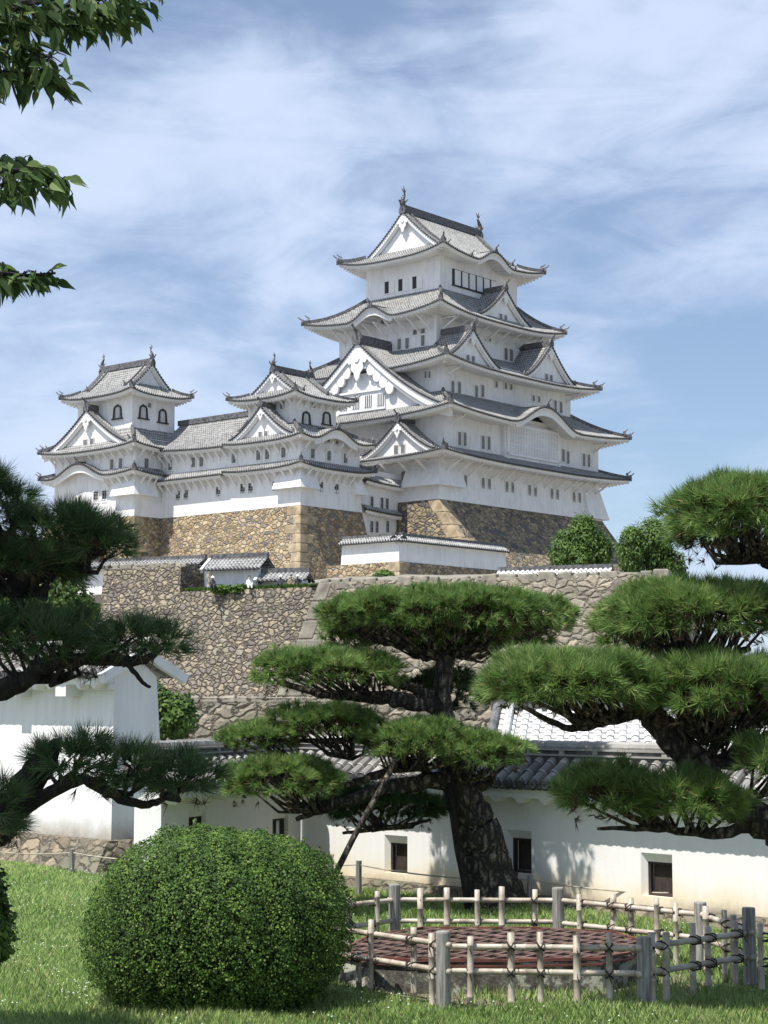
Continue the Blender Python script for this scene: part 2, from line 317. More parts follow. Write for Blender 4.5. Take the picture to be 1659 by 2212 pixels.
# ---------------------------------------------------------------- mesh building
class MB:
    def __init__(s, *mats): s.v = []; s.f = []; s.m = []; s.uv = {}; s.mats = list(mats)
    def mi(s, k):
        if k not in s.mats: s.mats.append(k)
        return s.mats.index(k)
    def face(s, idx, k=0): s.f.append(idx); s.m.append(k)
    def poly(s, pts, k=0):
        i = len(s.v); s.v += [tuple(p) for p in pts]; s.face(tuple(range(i, i + len(pts))), k)
    def box8(s, p, k=0):
        # p: 4 bottom (ccw) then 4 top
        i = len(s.v); s.v += [tuple(q) for q in p]
        for q in ((3, 2, 1, 0), (4, 5, 6, 7), (0, 1, 5, 4), (1, 2, 6, 5), (2, 3, 7, 6), (3, 0, 4, 7)): s.face(tuple(i + j for j in q), k)
    def box(s, x0, y0, z0, x1, y1, z1, k=0):
        s.box8([(x0, y0, z0), (x1, y0, z0), (x1, y1, z0), (x0, y1, z0), (x0, y0, z1), (x1, y0, z1), (x1, y1, z1), (x0, y1, z1)], k)
    def frustum(s, r0, z0, r1, z1, k=0):
        (a, b, c, d), (e, f, g, h) = r0, r1      # x0,y0,x1,y1
        s.box8([(a, b, z0), (c, b, z0), (c, d, z0), (a, d, z0), (e, f, z1), (g, f, z1), (g, h, z1), (e, h, z1)], k)
    def bar(s, p, q, w, h, k=0, up=(0, 0, 1)):
        p = Vector(p); q = Vector(q); d = (q - p).normalized(); u = Vector(up)
        x = d.cross(u)
        if x.length < 1e-4: x = Vector((1, 0, 0))
        x.normalize(); y = x.cross(d).normalized()
        x *= w / 2; y *= h / 2
        s.box8([p - x - y, p + x - y, p + x + y, p - x + y, q - x - y, q + x - y, q + x + y, q - x + y], k)
    def tube(s, pts, rad, n=8, k=0, cap=True, wob=0.0, seed=0):
        R = random.Random(seed)
        pts = [Vector(p) for p in pts]; N = len(pts)
        if not hasattr(rad, '__len__'): rad = [rad] * N
        i0 = len(s.v); up = Vector((0.13, 0.21, 1)).normalized()
        prev = None
        for i, p in enumerate(pts):
            d = (pts[min(i + 1, N - 1)] - pts[max(i - 1, 0)]).normalized()
            x = prev if prev is not None else (Vector((1, 0, 0)) if abs(d.x) < 0.9 else Vector((0, 1, 0)))
            x = (x - d * x.dot(d)).normalized(); prev = x; y = d.cross(x)
            for j in range(n):
                a = 2 * pi * j / n; r = rad[i] * (1 + wob * R.uniform(-1, 1))
                s.v.append(tuple(p + x * (cos(a) * r) + y * (sin(a) * r)))
        for i in range(N - 1):
            for j in range(n):
                a = i0 + i * n + j; b_ = i0 + i * n + (j + 1) % n
                s.face((a, b_, b_ + n, a + n), k)
        if cap:
            s.face(tuple(i0 + j for j in range(n))[::-1], k); s.face(tuple(i0 + (N - 1) * n + j for j in range(n)), k)
    def build(s, name, parent=None, smooth=False):
        me = bpy.data.meshes.new(name)
        me.from_pydata(s.v, [], s.f)
        for k in s.mats: me.materials.append(MAT[k])
        if s.m: me.polygons.foreach_set('material_index', s.m)
        if s.uv:
            uvl = me.uv_layers.new(name='UVMap')
            arr = np.zeros((len(me.loops), 2)); ls = 0
            for fi, f in enumerate(s.f):
                u = s.uv.get(fi)
                if u is not None: arr[ls:ls + len(f)] = u
                ls += len(f)
            uvl.data.foreach_set('uv', arr.ravel())
        if smooth: me.polygons.foreach_set('use_smooth', [True] * len(me.polygons))
        me.update()
        o = bpy.data.objects.new(name, me); COL.objects.link(o)
        if parent is not None: o.parent = parent
        return o
def tag(o, label=None, cat=None, group=None, kind=None):
    if label: o['label'] = label
    if cat: o['category'] = cat
    if group: o['group'] = group
    if kind: o['kind'] = kind
    return o
def root(name, loc, label, cat, group=None, rz=0.0):
    o = bpy.data.objects.new(name, None); COL.objects.link(o); o.location = loc; o.rotation_euler = (0, 0, rz)
    o.empty_display_size = 0.5
    return tag(o, label, cat, group)
def tri_mesh(name, P, mats, var=None, parent=None, nv=3, matidx=None):
    """P: (N, nv, 3) array of faces; var: per-face value for colour"""
    N = len(P); me = bpy.data.meshes.new(name)
    me.vertices.add(N * nv); me.vertices.foreach_set('co', np.ascontiguousarray(P, dtype=np.float32).ravel())
    me.loops.add(N * nv); me.loops.foreach_set('vertex_index', np.arange(N * nv, dtype=np.int32))
    me.polygons.add(N); me.polygons.foreach_set('loop_start', np.arange(0, N * nv, nv, dtype=np.int32))
    for k in mats: me.materials.append(MAT[k])
    if matidx is not None: me.polygons.foreach_set('material_index', matidx.astype(np.int32))
    me.update(calc_edges=True)
    if var is not None:
        at_ = me.attributes.new('var', 'FLOAT', 'POINT'); at_.data.foreach_set('value', np.repeat(var, nv).astype(np.float32))
    o = bpy.data.objects.new(name, me); COL.objects.link(o)
    if parent is not None: o.parent = parent
    return o
# ================================================================ CASTLE
VA = np.array([sin(AZ), cos(AZ)]); VB = np.array([-cos(AZ), sin(AZ)]); OO = np.array([OX, OY])
def onR(u, v, b0):
    r = ray(u, v); M = np.array([[r[0], -VA[0]], [r[1], -VA[1]]]); t, a = np.linalg.solve(M, OO + b0 * VB)
    return a, EYE + t * r[2] - Z0
def onL(u, v, a0):
    r = ray(u, v); M = np.array([[r[0], -VB[0]], [r[1], -VB[1]]]); t, b = np.linalg.solve(M, OO + a0 * VA)
    return b, EYE + t * r[2] - Z0
def q1(x, y): return 658.3 + .4464 * x, 384.0 + .4464 * y
def q2(x, y): return 658.3 + .4464 * x, 685.8 + .4464 * y
def q3(x, y): return 82.3 + .463 * x, 740.6 + .463 * y

PAT = ((0.0, 0), (0.30, 0), (0.40, .75), (0.64, 1), (0.88, .75), (0.985, 0))
def panel(mb, T, z, segs, p=0.34, rh=0.085, rows=6, caps=True, capk=1, capr=0.115, k=0, vs=0.34):
    for xa, xb, dmn, dmx in segs:
        xs = []
        i0 = int(math.floor(xa / p)) - 1; i1 = int(math.ceil(xb / p)) + 1
        xs.append((xa, 0))
        for i in range(i0, i1):
            for o_, h in PAT:
                x = (i + o_) * p
                if xa + 1e-3 < x < xb - 1e-3: xs.append((x, h))
        xs.append((xb, 0)); xs.sort()
        base = len(mb.v)
        for x, h in xs:
            d0 = dmn(x); d1 = max(dmx(x), d0)
            for r in range(rows + 1):
                d = d0 + (d1 - d0) * r / rows
                a, b = T(x, d); mb.v.append((a, b, z(x, d) + h * rh))
        for c in range(len(xs) - 1):
            xm = [xs[c][0], xs[c + 1][0]]
            dd = [(dmn(x), max(dmx(x), dmn(x))) for x in xm]
            if dd[0][1] - dd[0][0] < 1e-4 and dd[1][1] - dd[1][0] < 1e-4: continue
            for r in range(rows):
                i = base + c * (rows + 1) + r; j = i + rows + 1
                fi = len(mb.f); mb.face((i, j, j + 1, i + 1), k)
                D = [dd[q][0] + (dd[q][1] - dd[q][0]) * rr / rows for q, rr in ((0, r), (1, r), (1, r + 1), (0, r + 1))]
                uu = [xm[0] / p, xm[1] / p, xm[1] / p, xm[0] / p]
                mb.uv[fi] = [(uu[q] + (1e-4 if q in (0, 3) else -1e-4), D[q] / vs) for q in range(4)]
        if caps:
            for i in range(i0, i1):
                x = (i + 0.64) * p
                if xa + .05 < x < xb - .05 and dmn(x) < 0.02 and dmx(x) > 0.05:
                    cap(mb, T, x, z(x, 0) + 0.01, capr, capk)
def cap(mb, T, x, z, r, k, d0=-0.05, d1=0.25, n=6):
    i = len(mb.v)
    for d in (d0, d1):
        for j in range(n):
            a = 2 * pi * (j + .5) / n; A, B = T(x + r * cos(a), d); mb.v.append((A, B, z + r * sin(a)))
    mb.face(tuple(i + j for j in range(n)), k)
    for j in range(n): mb.face((i + j, i + (j + 1) % n, i + n + (j + 1) % n, i + n + j), k)

def we_dark(mb): return mb.mi('tile_cap')
def eaves(mb, T, L, z, off, ze_in, th=0.34, raf=0.5, k=0, x0=0.0, x1=None, rafters=True):
    """white plastered fascia, soffit and rafter ends below one eave"""
    x1 = L if x1 is None else x1
    n = max(2, int((x1 - x0) / 0.6)); xs = [x0 + (x1 - x0) * i / n for i in range(n + 1)]
    def X(x, d): return min(max(x, d), L - d)
    P = []
    for x in xs:
        zz = z(x, 0.0)
        P.append([(*T(X(x, .10), .10), zz - .03), (*T(X(x, .10), .10), zz - th * .45), (*T(X(x, .28), .28), zz - th * .5), (*T(X(x, .28), .28), zz - th),
                  (*T(X(x, off + .02), off + .02), zz - th + ze_in)])
    for i in range(n):
        for j in range(4): mb.poly([P[i][j], P[i + 1][j], P[i + 1][j + 1], P[i][j + 1]], k)
    for i in range(n):       # drip tiles: the dark band along the eave
        mb_d = we_dark(mb)
        A0, A1 = T(X(xs[i], .0), .0), T(X(xs[i + 1], .0), .0); B0_, B1_ = T(X(xs[i], .12), .12), T(X(xs[i + 1], .12), .12)
        za, zb2 = z(xs[i], 0.), z(xs[i + 1], 0.)
        mb.box8([(*A0, za - .13), (*A1, zb2 - .13), (*B1_, zb2 - .13), (*B0_, za - .13), (*A0, za - .01), (*A1, zb2 - .01), (*B1_, zb2 - .01), (*B0_, za - .01)], mb_d)
    if rafters:
        m = int((x1 - x0) / raf)
        for i in range(1, m):
            x = x0 + i * (x1 - x0) / m
            zz = z(x, 0.0) - th
            if x < off or x > L - off:
                dend = min(x, L - x)
            else: dend = off
            if dend < .5: continue
            A = T(x - .09, .22); B_ = T(x + .09, .22); C_ = T(x + .09, dend); D_ = T(x - .09, dend)
            zi = zz + ze_in * dend / off
            mb.box8([(*A, zz - .15), (*B_, zz - .15), (*C_, zi - .15), (*D_, zi - .15), (*A, zz + .02), (*B_, zz + .02), (*C_, zi + .02), (*D_, zi + .02)], k)

def oni(mb, p, out, s=1.0, k=0):
    """ridge-end tile: shield with horn, facing out"""
    ox, oy = out; px, py = -oy, ox; x, y, z = p
    def q(u, w, h): return (x + px * u + ox * w, y + py * u + oy * w, z + h)
    pr = [(-.34, -.25), (.34, -.25), (.38, .15), (.22, .48), (0, .72), (-.22, .48), (-.38, .15)]
    f = [q(u * s, .10 * s, h * s) for u, h in pr]; b = [q(u * s, -.16 * s, h * s) for u, h in pr]
    mb.poly(f, k); mb.poly(b[::-1], k)
    for i in range(7): mb.poly([f[i], b[i], b[(i + 1) % 7], f[(i + 1) % 7]], k)
    mb.tube([q(0, -.3 * s, .55 * s), q(0, .25 * s, .75 * s), q(0, .55 * s, 1.05 * s)], [.10 * s, .09 * s, .07 * s], 6, k)

def hipline(mb, pts, s=1.0, k=0, end=True, out=(0, 0)):
    for i in range(len(pts) - 1):
        a = Vector(pts[i]); b = Vector(pts[i + 1])
        mb.bar(a + Vector((0, 0, .12 * s)), b + Vector((0, 0, .12 * s)), .34 * s, .34 * s, k)
        mb.bar(a + Vector((0, 0, .34 * s)), b + Vector((0, 0, .34 * s)), .2 * s, .14 * s, k)

def shachi(mb, p, out, s=1.0, k=0):
    ox, oy = out; px, py = -oy, ox; x, y, z = p
    def q(w, h, u=0): return Vector((x + ox * w * s + px * u * s, y + oy * w * s + py * u * s, z + h * s))
    mb.tube([q(-.25, .0), q(.12, .15), q(.34, .42), q(.30, .80), q(.08, 1.15), q(-.12, 1.5), q(-.02, 1.85)], [.20 * s, .32 * s, .30 * s, .26 * s, .19 * s, .12 * s, .05 * s], 8, k)
    for a, b_, c_ in (((-.06, 1.55), (.42, 2.15), (.05, 1.85)), ((-.06, 1.55), (-.42, 2.2), (-.12, 1.8)), ((-.02, 1.6), (.08, 2.45), (-.18, 1.9))):
        mb.box8([q(*a, -.04), q(*b_, -.04), q(*c_, -.04), q(*c_, -.04), q(*a, .04), q(*b_, .04), q(*c_, .04), q(*c_, .04)], k)
    for h, w in ((.55, .62), (.95, .42), (1.25, .2)):
        mb.box8([q(w - .35, h - .14, -.03), q(w + .12, h + .12, -.03), q(w - .3, h + .2, -.03), q(w - .35, h, -.03), q(w - .35, h - .14, .03), q(w + .12, h + .12, .03), q(w - .3, h + .2, .03), q(w - .35, h, .03)], k)
    for sd in (-1, 1):
        mb.poly([q(.1, .35, .2 * sd), q(.25, .6, .25 * sd), q(-.15, .95, .55 * sd)], k)

def bell(s): return 0.5 * (1 + cos(pi * s)) if abs(s) < 1 else 0.0

def face_frames(O, I):
    """eave rectangle O, inner rectangle I -> the four sides (T, L, D, q0, q1)"""
    a0, b0, a1, b1 = O
    return {
        'R': (lambda x, d: (a0 + x, b0 + d), a1 - a0, I[1] - b0, I[0] - a0, a1 - I[2]),
        'L': (lambda x, d: (a0 + d, b0 + x), b1 - b0, I[0] - a0, I[1] - b0, b1 - I[3]),
        'B': (lambda x, d: (a0 + x, b1 - d), a1 - a0, b1 - I[3], I[0] - a0, a1 - I[2]),
        'E': (lambda x, d: (a1 - d, b0 + x), b1 - b0, a1 - I[2], I[1] - b0, b1 - I[3])}

def skirt(rt, wall, off, ze, inner, zt, lift=0.6, kara={}, sides='RLBE', kk=0.62, tile='tile', name='roof', hips=('RL', 'RE', 'LB', 'EB'), xr={}, ein=0.25, p=0.34, orn=1.0):
    O = (wall[0] - off, wall[1] - off, wall[2] + off, wall[3] + off)
    FF = face_frames(O, inner)
    mb = MB(tile, 'tile_cap', 'ridge_tile', 'plaster_trim'); we = MB('plaster_trim')
    zf = {}
    for s in 'RLBE':
        T, L, D, qa, qb = FF[s]
        ks = kara.get(s)
        off0 = O[0] if s in 'RB' else O[1]
        def z(x, d, L=L, D=D, ks=ks, off0=off0):
            t = min(max(d / D, 0), 1)
            e = max(0, min(1, abs(2 * x / L - 1)))
            b = ze + (zt - ze) * (kk * t + (1 - kk) * t * t) + lift * e ** 3 * (1 - t)
            if ks:
                xc, hw, h = ks
                bz = h * bell((x + off0 - xc) / hw)
                if bz > 0:
                    c_ = ze + lift * e ** 3 + bz + .03 * d
                    w = .12
                    m_ = max(b, c_); return m_ + w * exp(-abs(b - c_) / w) * .5 - w * .5 * exp(-abs(bz) / w)*0
            return b
        zf[s] = z
        if s not in sides: continue
        x0, x1 = xr.get(s, (O[0] if s in 'RB' else O[1], O[2] if s in 'RB' else O[3]))
        x0 -= off0; x1 -= off0
        panel(mb, T, z, [(max(0, x0), min(L, x1), lambda x: 0.0, lambda x, D=D, L=L, qa=qa, qb=qb: D * max(0, min(1, x / max(qa, .01), (L - x) / max(qb, .01))))], rows=7 if ks else 5, p=p)
        eaves(we, T, L, z, off, ein, x0=max(0, x0), x1=min(L, x1))
        if ks:
            xc, hw, h = ks; A = T(xc - off0, 0)
            # ridge of the undulating gable and its end tile
            dpk = 0.0
            while dpk < D and z(xc - off0, dpk) < ze + h + .25: dpk += .1
            P0 = (*T(xc - off0, .05), ze + h + .05); P1 = (*T(xc - off0, dpk + .3), ze + h + .15)
            mb.bar(P0, P1, .34, .42, 2)
            o_ = Vector(T(xc - off0, -1)) - Vector(T(xc - off0, 0))
            oni(mb, P0, (o_.x, o_.y), .85 * orn, 2)
            # carved board hanging under the curve
            n = 22
            for i in range(n):
                s0 = -0.86 + 1.72 * i / n; s1 = -0.86 + 1.72 * (i + 1) / n
                def zz(s_): return ze + h * bell(s_) + lift * abs(2 * (xc - off0 + s_ * hw) / L - 1) ** 3
                th0 = .34 + .5 * (1 - abs(s0)) ** .7; th1 = .34 + .5 * (1 - abs(s1)) ** .7
                a_ = T(xc - off0 + s0 * hw, .32); b_ = T(xc - off0 + s1 * hw, .32); a2 = T(xc - off0 + s0 * hw, .5); b2 = T(xc - off0 + s1 * hw, .5)
                we.box8([(*a_, zz(s0) - .2 - th0), (*b_, zz(s1) - .2 - th1), (*b2, zz(s1) - .2 - th1), (*a2, zz(s0) - .2 - th0), (*a_, zz(s0) - .1), (*b_, zz(s1) - .1), (*b2, zz(s1) - .1), (*a2, zz(s0) - .1)], 0)
    # hips
    for hp in hips:
        s = hp[0]; T, L, D, qa, qb = FF[s]; z = zf[s]
        near = hp in ('RL', 'LB_')
        pts = []
        for i in range(7):
            t = i / 6
            if hp == 'RL': x, d, TT = qa * t, D * t, T
            elif hp == 'RE': x, d, TT = L - qb * t, D * t, T
            elif hp == 'LB': x, d, TT = L - qb * t, D * t, T
            else: x, d, TT = L - qb * t, D * t, T
            if hp == 'EB': x, d = L - qb * t, D * t
            a, b = TT(x, d); pts.append((a, b, z(x, d)))
        hipline(mb, pts, 1.0, 2)
        o_ = (Vector(pts[0][:2]) - Vector(pts[-1][:2])).normalized()
        oni(mb, pts[0], (o_.x, o_.y), .8 * orn, 2)
        q_ = Vector(pts[1]) * .6 + Vector(pts[0]) * .4; oni(mb, (q_.x, q_.y, q_.z + .25), (o_.x, o_.y), .75 * orn, 2)
        # white plastered nose below the corner
        we.bar((pts[0][0] - o_.x * .25, pts[0][1] - o_.y * .25, pts[0][2] - .38), (pts[0][0] - o_.x * 3.2, pts[0][1] - o_.y * 3.2, pts[0][2] - .45), .26, .3)
    ro = mb.build(name, rt); ev = we.build('eaves', ro)
    return zf, FF, O, ro

def gable_front(rt, ro, T, xc, half, prof, y0, yw, s=1.0, zb=None, wins=2, orn=True, lace=1.0, outv=None, wall_lo=None, capk=1, curve_n=16):
    """bargeboards, verge tiles, pendant and plastered triangle of one gable; x along the face, depth into the building"""
    gb = MB('plaster_trim', 'tile_cap', 'ridge_tile', 'plaster', 'window_dark')
    N = curve_n; P = [(half * i / N, prof(half * i / N)) for i in range(N + 1)]
    for sd in (-1, 1):
        for i in range(N):
            (u0, z0), (u1, z1) = P[i], P[i + 1]
            bt = .52 * s
            for (ya, yb_, t0, t1) in ((y0 + .14, y0 + .34, .06, bt), (y0 + .34, y0 + .5, bt * .7, bt * 1.5)):
                A = T(xc + sd * u0, ya); B_ = T(xc + sd * u1, ya); C_ = T(xc + sd * u1, yb_); D_ = T(xc + sd * u0, yb_)
                gb.box8([(*A, z0 - t1), (*B_, z1 - t1), (*C_, z1 - t1), (*D_, z0 - t1), (*A, z0 - t0), (*B_, z1 - t0), (*C_, z1 - t0), (*D_, z0 - t0)], 0)
        # round tile ends along the rake and two verge rolls
        Ls = sum(math.hypot(P[i + 1][0] - P[i][0], P[i + 1][1] - P[i][1]) for i in range(N)); m = int(Ls / .36)
        for j in range(1, m):
            u = half * j / m
            cap(gb, T, xc + sd * u, prof(u) + .02, .11, 1, d0=y0 - .02, d1=y0 + .3)
        for yy in (.25, .62):
            gb.tube([(*T(xc + sd * u, y0 + yy), z + .12) for u, z in P], .12, 6, 2)
    # plastered triangle
    top = [(u, z - .3) for u, z in P]
    lo = wall_lo if wall_lo is not None else prof(half) - .6
    for sd in (-1, 1):
        for i in range(N):
            (u0, z0), (u1, z1) = top[i], top[i + 1]
            gb.poly([(*T(xc + sd * u0, yw), min(lo, z0)), (*T(xc + sd * u1, yw), min(lo, z1)), (*T(xc + sd * u1, yw), z1), (*T(xc + sd * u0, yw), z0)], 3)
            # soffit of the overhang
            gb.poly([(*T(xc + sd * u0, y0 + .3), z0 + .1), (*T(xc + sd * u1, y0 + .3), z1 + .1), (*T(xc + sd * u1, yw), z1 + .1), (*T(xc + sd * u0, yw), z0 + .1)], 0)
    g = gb.build('gable', ro)
    # pendant (gegyo)
    if lace:
        pb = MB('plaster_trim'); z0 = prof(0) - .45 * s; k = s * lace
        shp = [(0, 0), (.30, -.22), (.62, -.55), (.48, -.72), (.34, -.64), (.38, -.95), (.20, -1.12), (.12, -1.38), (0, -1.52)]
        shp = shp + [(-u, h) for u, h in shp[-2:0:-1]]
        f = [(*T(xc + u * k, y0 + .06), z0 + h * k) for u, h in shp]; b = [(*T(xc + u * k, y0 + .2), z0 + h * k) for u, h in shp]
        pb.poly(f); pb.poly(b[::-1])
        for i in range(len(f)): pb.poly([f[i], b[i], b[(i + 1) % len(f)], f[(i + 1) % len(f)]])
        # boss
        pb.tube([(*T(xc, y0 - .06), z0 - .5 * k), (*T(xc, y0 + .1), z0 - .5 * k)], [.16 * k, .2 * k], 6)
        pb.build('pendant', g)
    if wins:
        hz = lo + .55 * s
        for i in range(wins):
            u = (i - (wins - 1) / 2) * 1.0 * s
            wb = MB('plaster_trim', 'window_dark', 'window_slat'); w = .30 * s; h = .95 * s
            def bx(u0, u1, y_a, y_b, za, zb_, k):
                A = T(u0, y_a); B_ = T(u1, y_a); C_ = T(u1, y_b); D_ = T(u0, y_b)
                wb.box8([(*A, za), (*B_, za), (*C_, za), (*D_, za), (*A, zb_), (*B_, zb_), (*C_, zb_), (*D_, zb_)], k)
            bx(xc + u - w, xc + u + w, yw - .03, yw - .01, hz, hz + h, 1)
            for q in (-.55, 0, .55): bx(xc + u + q * w - .05 * s, xc + u + q * w + .05 * s, yw - .07, yw - .03, hz, hz + h, 2)
            bx(xc + u - w - .07, xc + u - w, yw - .1, yw - .01, hz - .07, hz + h + .07, 0); bx(xc + u + w, xc + u + w + .07, yw - .1, yw - .01, hz - .07, hz + h + .07, 0)
            wb.build('window', g)
    return g

def chidori(rt, ro, T, xc, hw, zb, za, y0, yb, s=1.0, pw=1.42, wins=2, lace=1.0, rec=.62, tile='tile', wall_lo=None, orn=1.0):
    prof = lambda u: zb + (za - zb) * max(0, 1 - u / hw) ** pw
    mb = MB(tile, 'tile_cap', 'ridge_tile')
    for sd in (-1, 1):
        TT = lambda x, d, sd=sd: T(xc + sd * (hw - d), y0 + .3 + x)
        z = lambda x, d: prof(hw - d)
        panel(mb, TT, z, [(0, yb - y0 - .3, lambda x: 0.0, lambda x: hw)], rows=9, caps=False)
        # verge strip: tiles laid along the rake
        N = 10
        for i in range(N):
            u0 = hw * i / N; u1 = hw * (i + 1) / N
            mb.poly([(*T(xc + sd * u0, y0), prof(u0) + .03), (*T(xc + sd * u1, y0), prof(u1) + .03), (*T(xc + sd * u1, y0 + .9), prof(u1) + .06), (*T(xc + sd * u0, y0 + .9), prof(u0) + .06)], 2)
    p0 = (*T(xc, y0 + .1), za + .22); p1 = (*T(xc, yb), za + .22)
    mb.bar(p0, p1, .42 * s, .55 * s, 2); mb.bar((p0[0], p0[1], p0[2] + .34 * s), (p1[0], p1[1], p1[2] + .34 * s), .24 * s, .16 * s, 2)
    o_ = Vector(T(xc, -1)) - Vector(T(xc, 0)); oni(mb, (p0[0], p0[1], p0[2] - .05), (o_.x, o_.y), 1.05 * s * orn, 2)
    for sd in (-1, 1):   # small descending end tiles at the foot of the rakes
        A = T(xc + sd * hw * .93, y0 + .45); oni(mb, (*A, prof(hw * .93) + .12), (o_.x, o_.y), .62 * s * orn, 2)
    r2 = mb.build('gable_roof', ro)
    gable_front(rt, r2, T, xc, hw, prof, y0, y0 + rec, s, wins=wins, lace=lace, wall_lo=wall_lo)
    return r2

def irimoya(rt, wall, off, ze, zr, axis, D1, lift=0.6, kara={}, tile='tile', kk=0.60, name='roof', s=1.0, ov=0.7, shachi_s=1.0, ends=(True, True), wins=0, lace=1.0, ein=0.25, p=0.34):
    O = (wall[0] - off, wall[1] - off, wall[2] + off, wall[3] + off)
    I = (O[0] + D1, O[1] + D1, O[2] - D1, O[3] - D1)
    FF = face_frames(O, I)
    Wd = (O[3] - O[1]) / 2 if axis == 'a' else (O[2] - O[0]) / 2
    G = D1 - ov
    mb = MB(tile, 'tile_cap', 'ridge_tile', 'plaster_trim'); we = MB('plaster_trim')
    zfs = {}
    for sd_ in 'RLBE':
        T, L, D, qa, qb = FF[sd_]
        longside = (sd_ in 'RB') if axis == 'a' else (sd_ in 'LE')
        ks = kara.get(sd_); off0 = O[0] if sd_ in 'RB' else O[1]
        def z(x, d, L=L, ks=ks, off0=off0):
            t = d / Wd; e = abs(2 * x / L - 1); fade = max(0, 1 - d / D1)
            b = ze + (zr - ze) * (kk * t + (1 - kk) * t * t) + lift * e ** 3 * fade
            if ks:
                xc, hw, h = ks; bz = h * bell((x + off0 - xc) / hw)
                if bz > 0: b = max(b, ze + lift * e ** 3 + bz + .03 * d)
            return b
        zfs[sd_] = z
        if longside:
            segs = [(0, G, lambda x: 0., lambda x: x), (G, L - G, lambda x: 0., lambda x: Wd), (L - G, L, lambda x: 0., lambda x, L=L: L - x)]
        else:
            segs = [(0, L, lambda x: 0., lambda x, L=L: min(x, L - x, D1 + .05))]
        panel(mb, T, z, segs, rows=8 if longside else 5, p=p)
        eaves(we, T, L, z, off, ein)
        if ks:
            xc, hw, h = ks; dpk = 0.
            while dpk < Wd and z(xc - off0, dpk) < ze + h + .2: dpk += .1
            P0 = (*T(xc - off0, .05), ze + h + .05); mb.bar(P0, (*T(xc - off0, dpk + .3), ze + h + .15), .3, .4, 2)
            o_ = Vector(T(xc - off0, -1)) - Vector(T(xc - off0, 0)); oni(mb, P0, (o_.x, o_.y), .8, 2)
            for sg in (-1, 1): oni(mb, (*T(xc - off0 + sg * (hw + .5), .4), ze + .2 ), (o_.x, o_.y), .7, 2)
            n = 20
            for i in range(n):
                s0 = -0.86 + 1.72 * i / n; s1 = -0.86 + 1.72 * (i + 1) / n
                zz = lambda q: ze + h * bell(q)
                th0 = .3 + .4 * (1 - abs(s0)) ** .7; th1 = .3 + .4 * (1 - abs(s1)) ** .7
                a_ = T(xc - off0 + s0 * hw, .32); b_ = T(xc - off0 + s1 * hw, .32); a2 = T(xc - off0 + s0 * hw, .5); b2 = T(xc - off0 + s1 * hw, .5)
                we.box8([(*a_, zz(s0) - .2 - th0), (*b_, zz(s1) - .2 - th1), (*b2, zz(s1) - .2 - th1), (*a2, zz(s0) - .2 - th0), (*a_, zz(s0) - .1), (*b_, zz(s1) - .1), (*b2, zz(s1) - .1), (*a2, zz(s0) - .1)], 0)
    for ca, cb in ((0, 1), (2, 1), (0, 3), (2, 3)):
        A = Vector((O[ca], O[cb])); dr = Vector((1 if ca == 0 else -1, 1 if cb == 1 else -1)); pts = []
        z = zfs['R'] if cb == 1 else zfs['B']; L = FF['R'][1]
        for i in range(7):
            t = G * i / 6; q = A + dr * t; x = t if ca == 0 else L - t
            pts.append((q.x, q.y, z(x, t)))
        hipline(mb, pts, s, 2); o_ = -dr.normalized(); oni(mb, pts[0], (o_.x, o_.y), .8 * s, 2)
        q_ = Vector(pts[1]) * .7 + Vector(pts[0]) * .3; oni(mb, (q_.x, q_.y, q_.z + .25), (o_.x, o_.y), .7 * s, 2)
        we.bar((pts[0][0] - o_.x * .25, pts[0][1] - o_.y * .25, pts[0][2] - .38), (pts[0][0] - o_.x * 2.6, pts[0][1] - o_.y * 2.6, pts[0][2] - .45), .24, .28)
    # descending ridges on the long slopes beside the gables
    ca_, cb_ = (O[0] + O[2]) / 2, (O[1] + O[3]) / 2
    if axis == 'a': e0, e1 = (O[0] + G, cb_), (O[2] - G, cb_); ov_ = ((-1, 0), (1, 0))
    else: e0, e1 = (ca_, O[1] + G), (ca_, O[3] - G); ov_ = ((0, -1), (0, 1))
    for e_, ov2 in ((e0, ov_[0]), (e1, ov_[1])):
        for sg in (-1, 1):
            pts = []
            for i in range(8):
                d = Wd - (Wd - D1 * .75) * i / 7
                ins = 1.3
                zz = ze + (zr - ze) * (kk * d / Wd + (1 - kk) * (d / Wd) ** 2)
                if axis == 'a': pts.append((e_[0] - ov2[0] * ins, cb_ + sg * (Wd - d), zz))
                else: pts.append((ca_ + sg * (Wd - d), e_[1] - ov2[1] * ins, zz))
            hipline(mb, pts, .8 * s, 2)
            o_ = (Vector(pts[-1][:2]) - Vector(pts[0][:2])).normalized(); oni(mb, (pts[-1][0], pts[-1][1], pts[-1][2] + .1), (o_.x, o_.y), .7 * s, 2)
    mb.bar((*e0, zr + .28), (*e1, zr + .28), .5 * s, .7 * s, 2); mb.bar((*e0, zr + .7 * s), (*e1, zr + .7 * s), .3 * s, .2 * s, 2)
    ro = mb.build(name, rt); we.build('eaves', ro)
    for idx, (sd_, e_, o_) in enumerate((('L' if axis == 'a' else 'R', e0, ov_[0]), ('E' if axis == 'a' else 'B', e1, ov_[1]))):
        T, L, D, qa, qb = FF[sd_]; xm = L / 2
        prof = lambda u: ze + (zr - ze) * (kk * (Wd - u) / Wd + (1 - kk) * ((Wd - u) / Wd) ** 2)
        gable_front(rt, ro, T, xm, Wd - D1 + .45, prof, G - .05, D1, s, wins=wins, lace=lace, wall_lo=prof(Wd - D1 + .45) - .5)
        sh = MB('bronze'); shachi(sh, (e_[0] - o_[0] * .35, e_[1] - o_[1] * .35, zr + .55), o_, shachi_s); sh.build('ridge_ornament', ro)
        on = MB('ridge_tile'); oni(on, (e_[0], e_[1], zr + .05), o_, 1.1 * s); on.build('ridge_end_tile', ro)
    return zfs, FF, O, ro

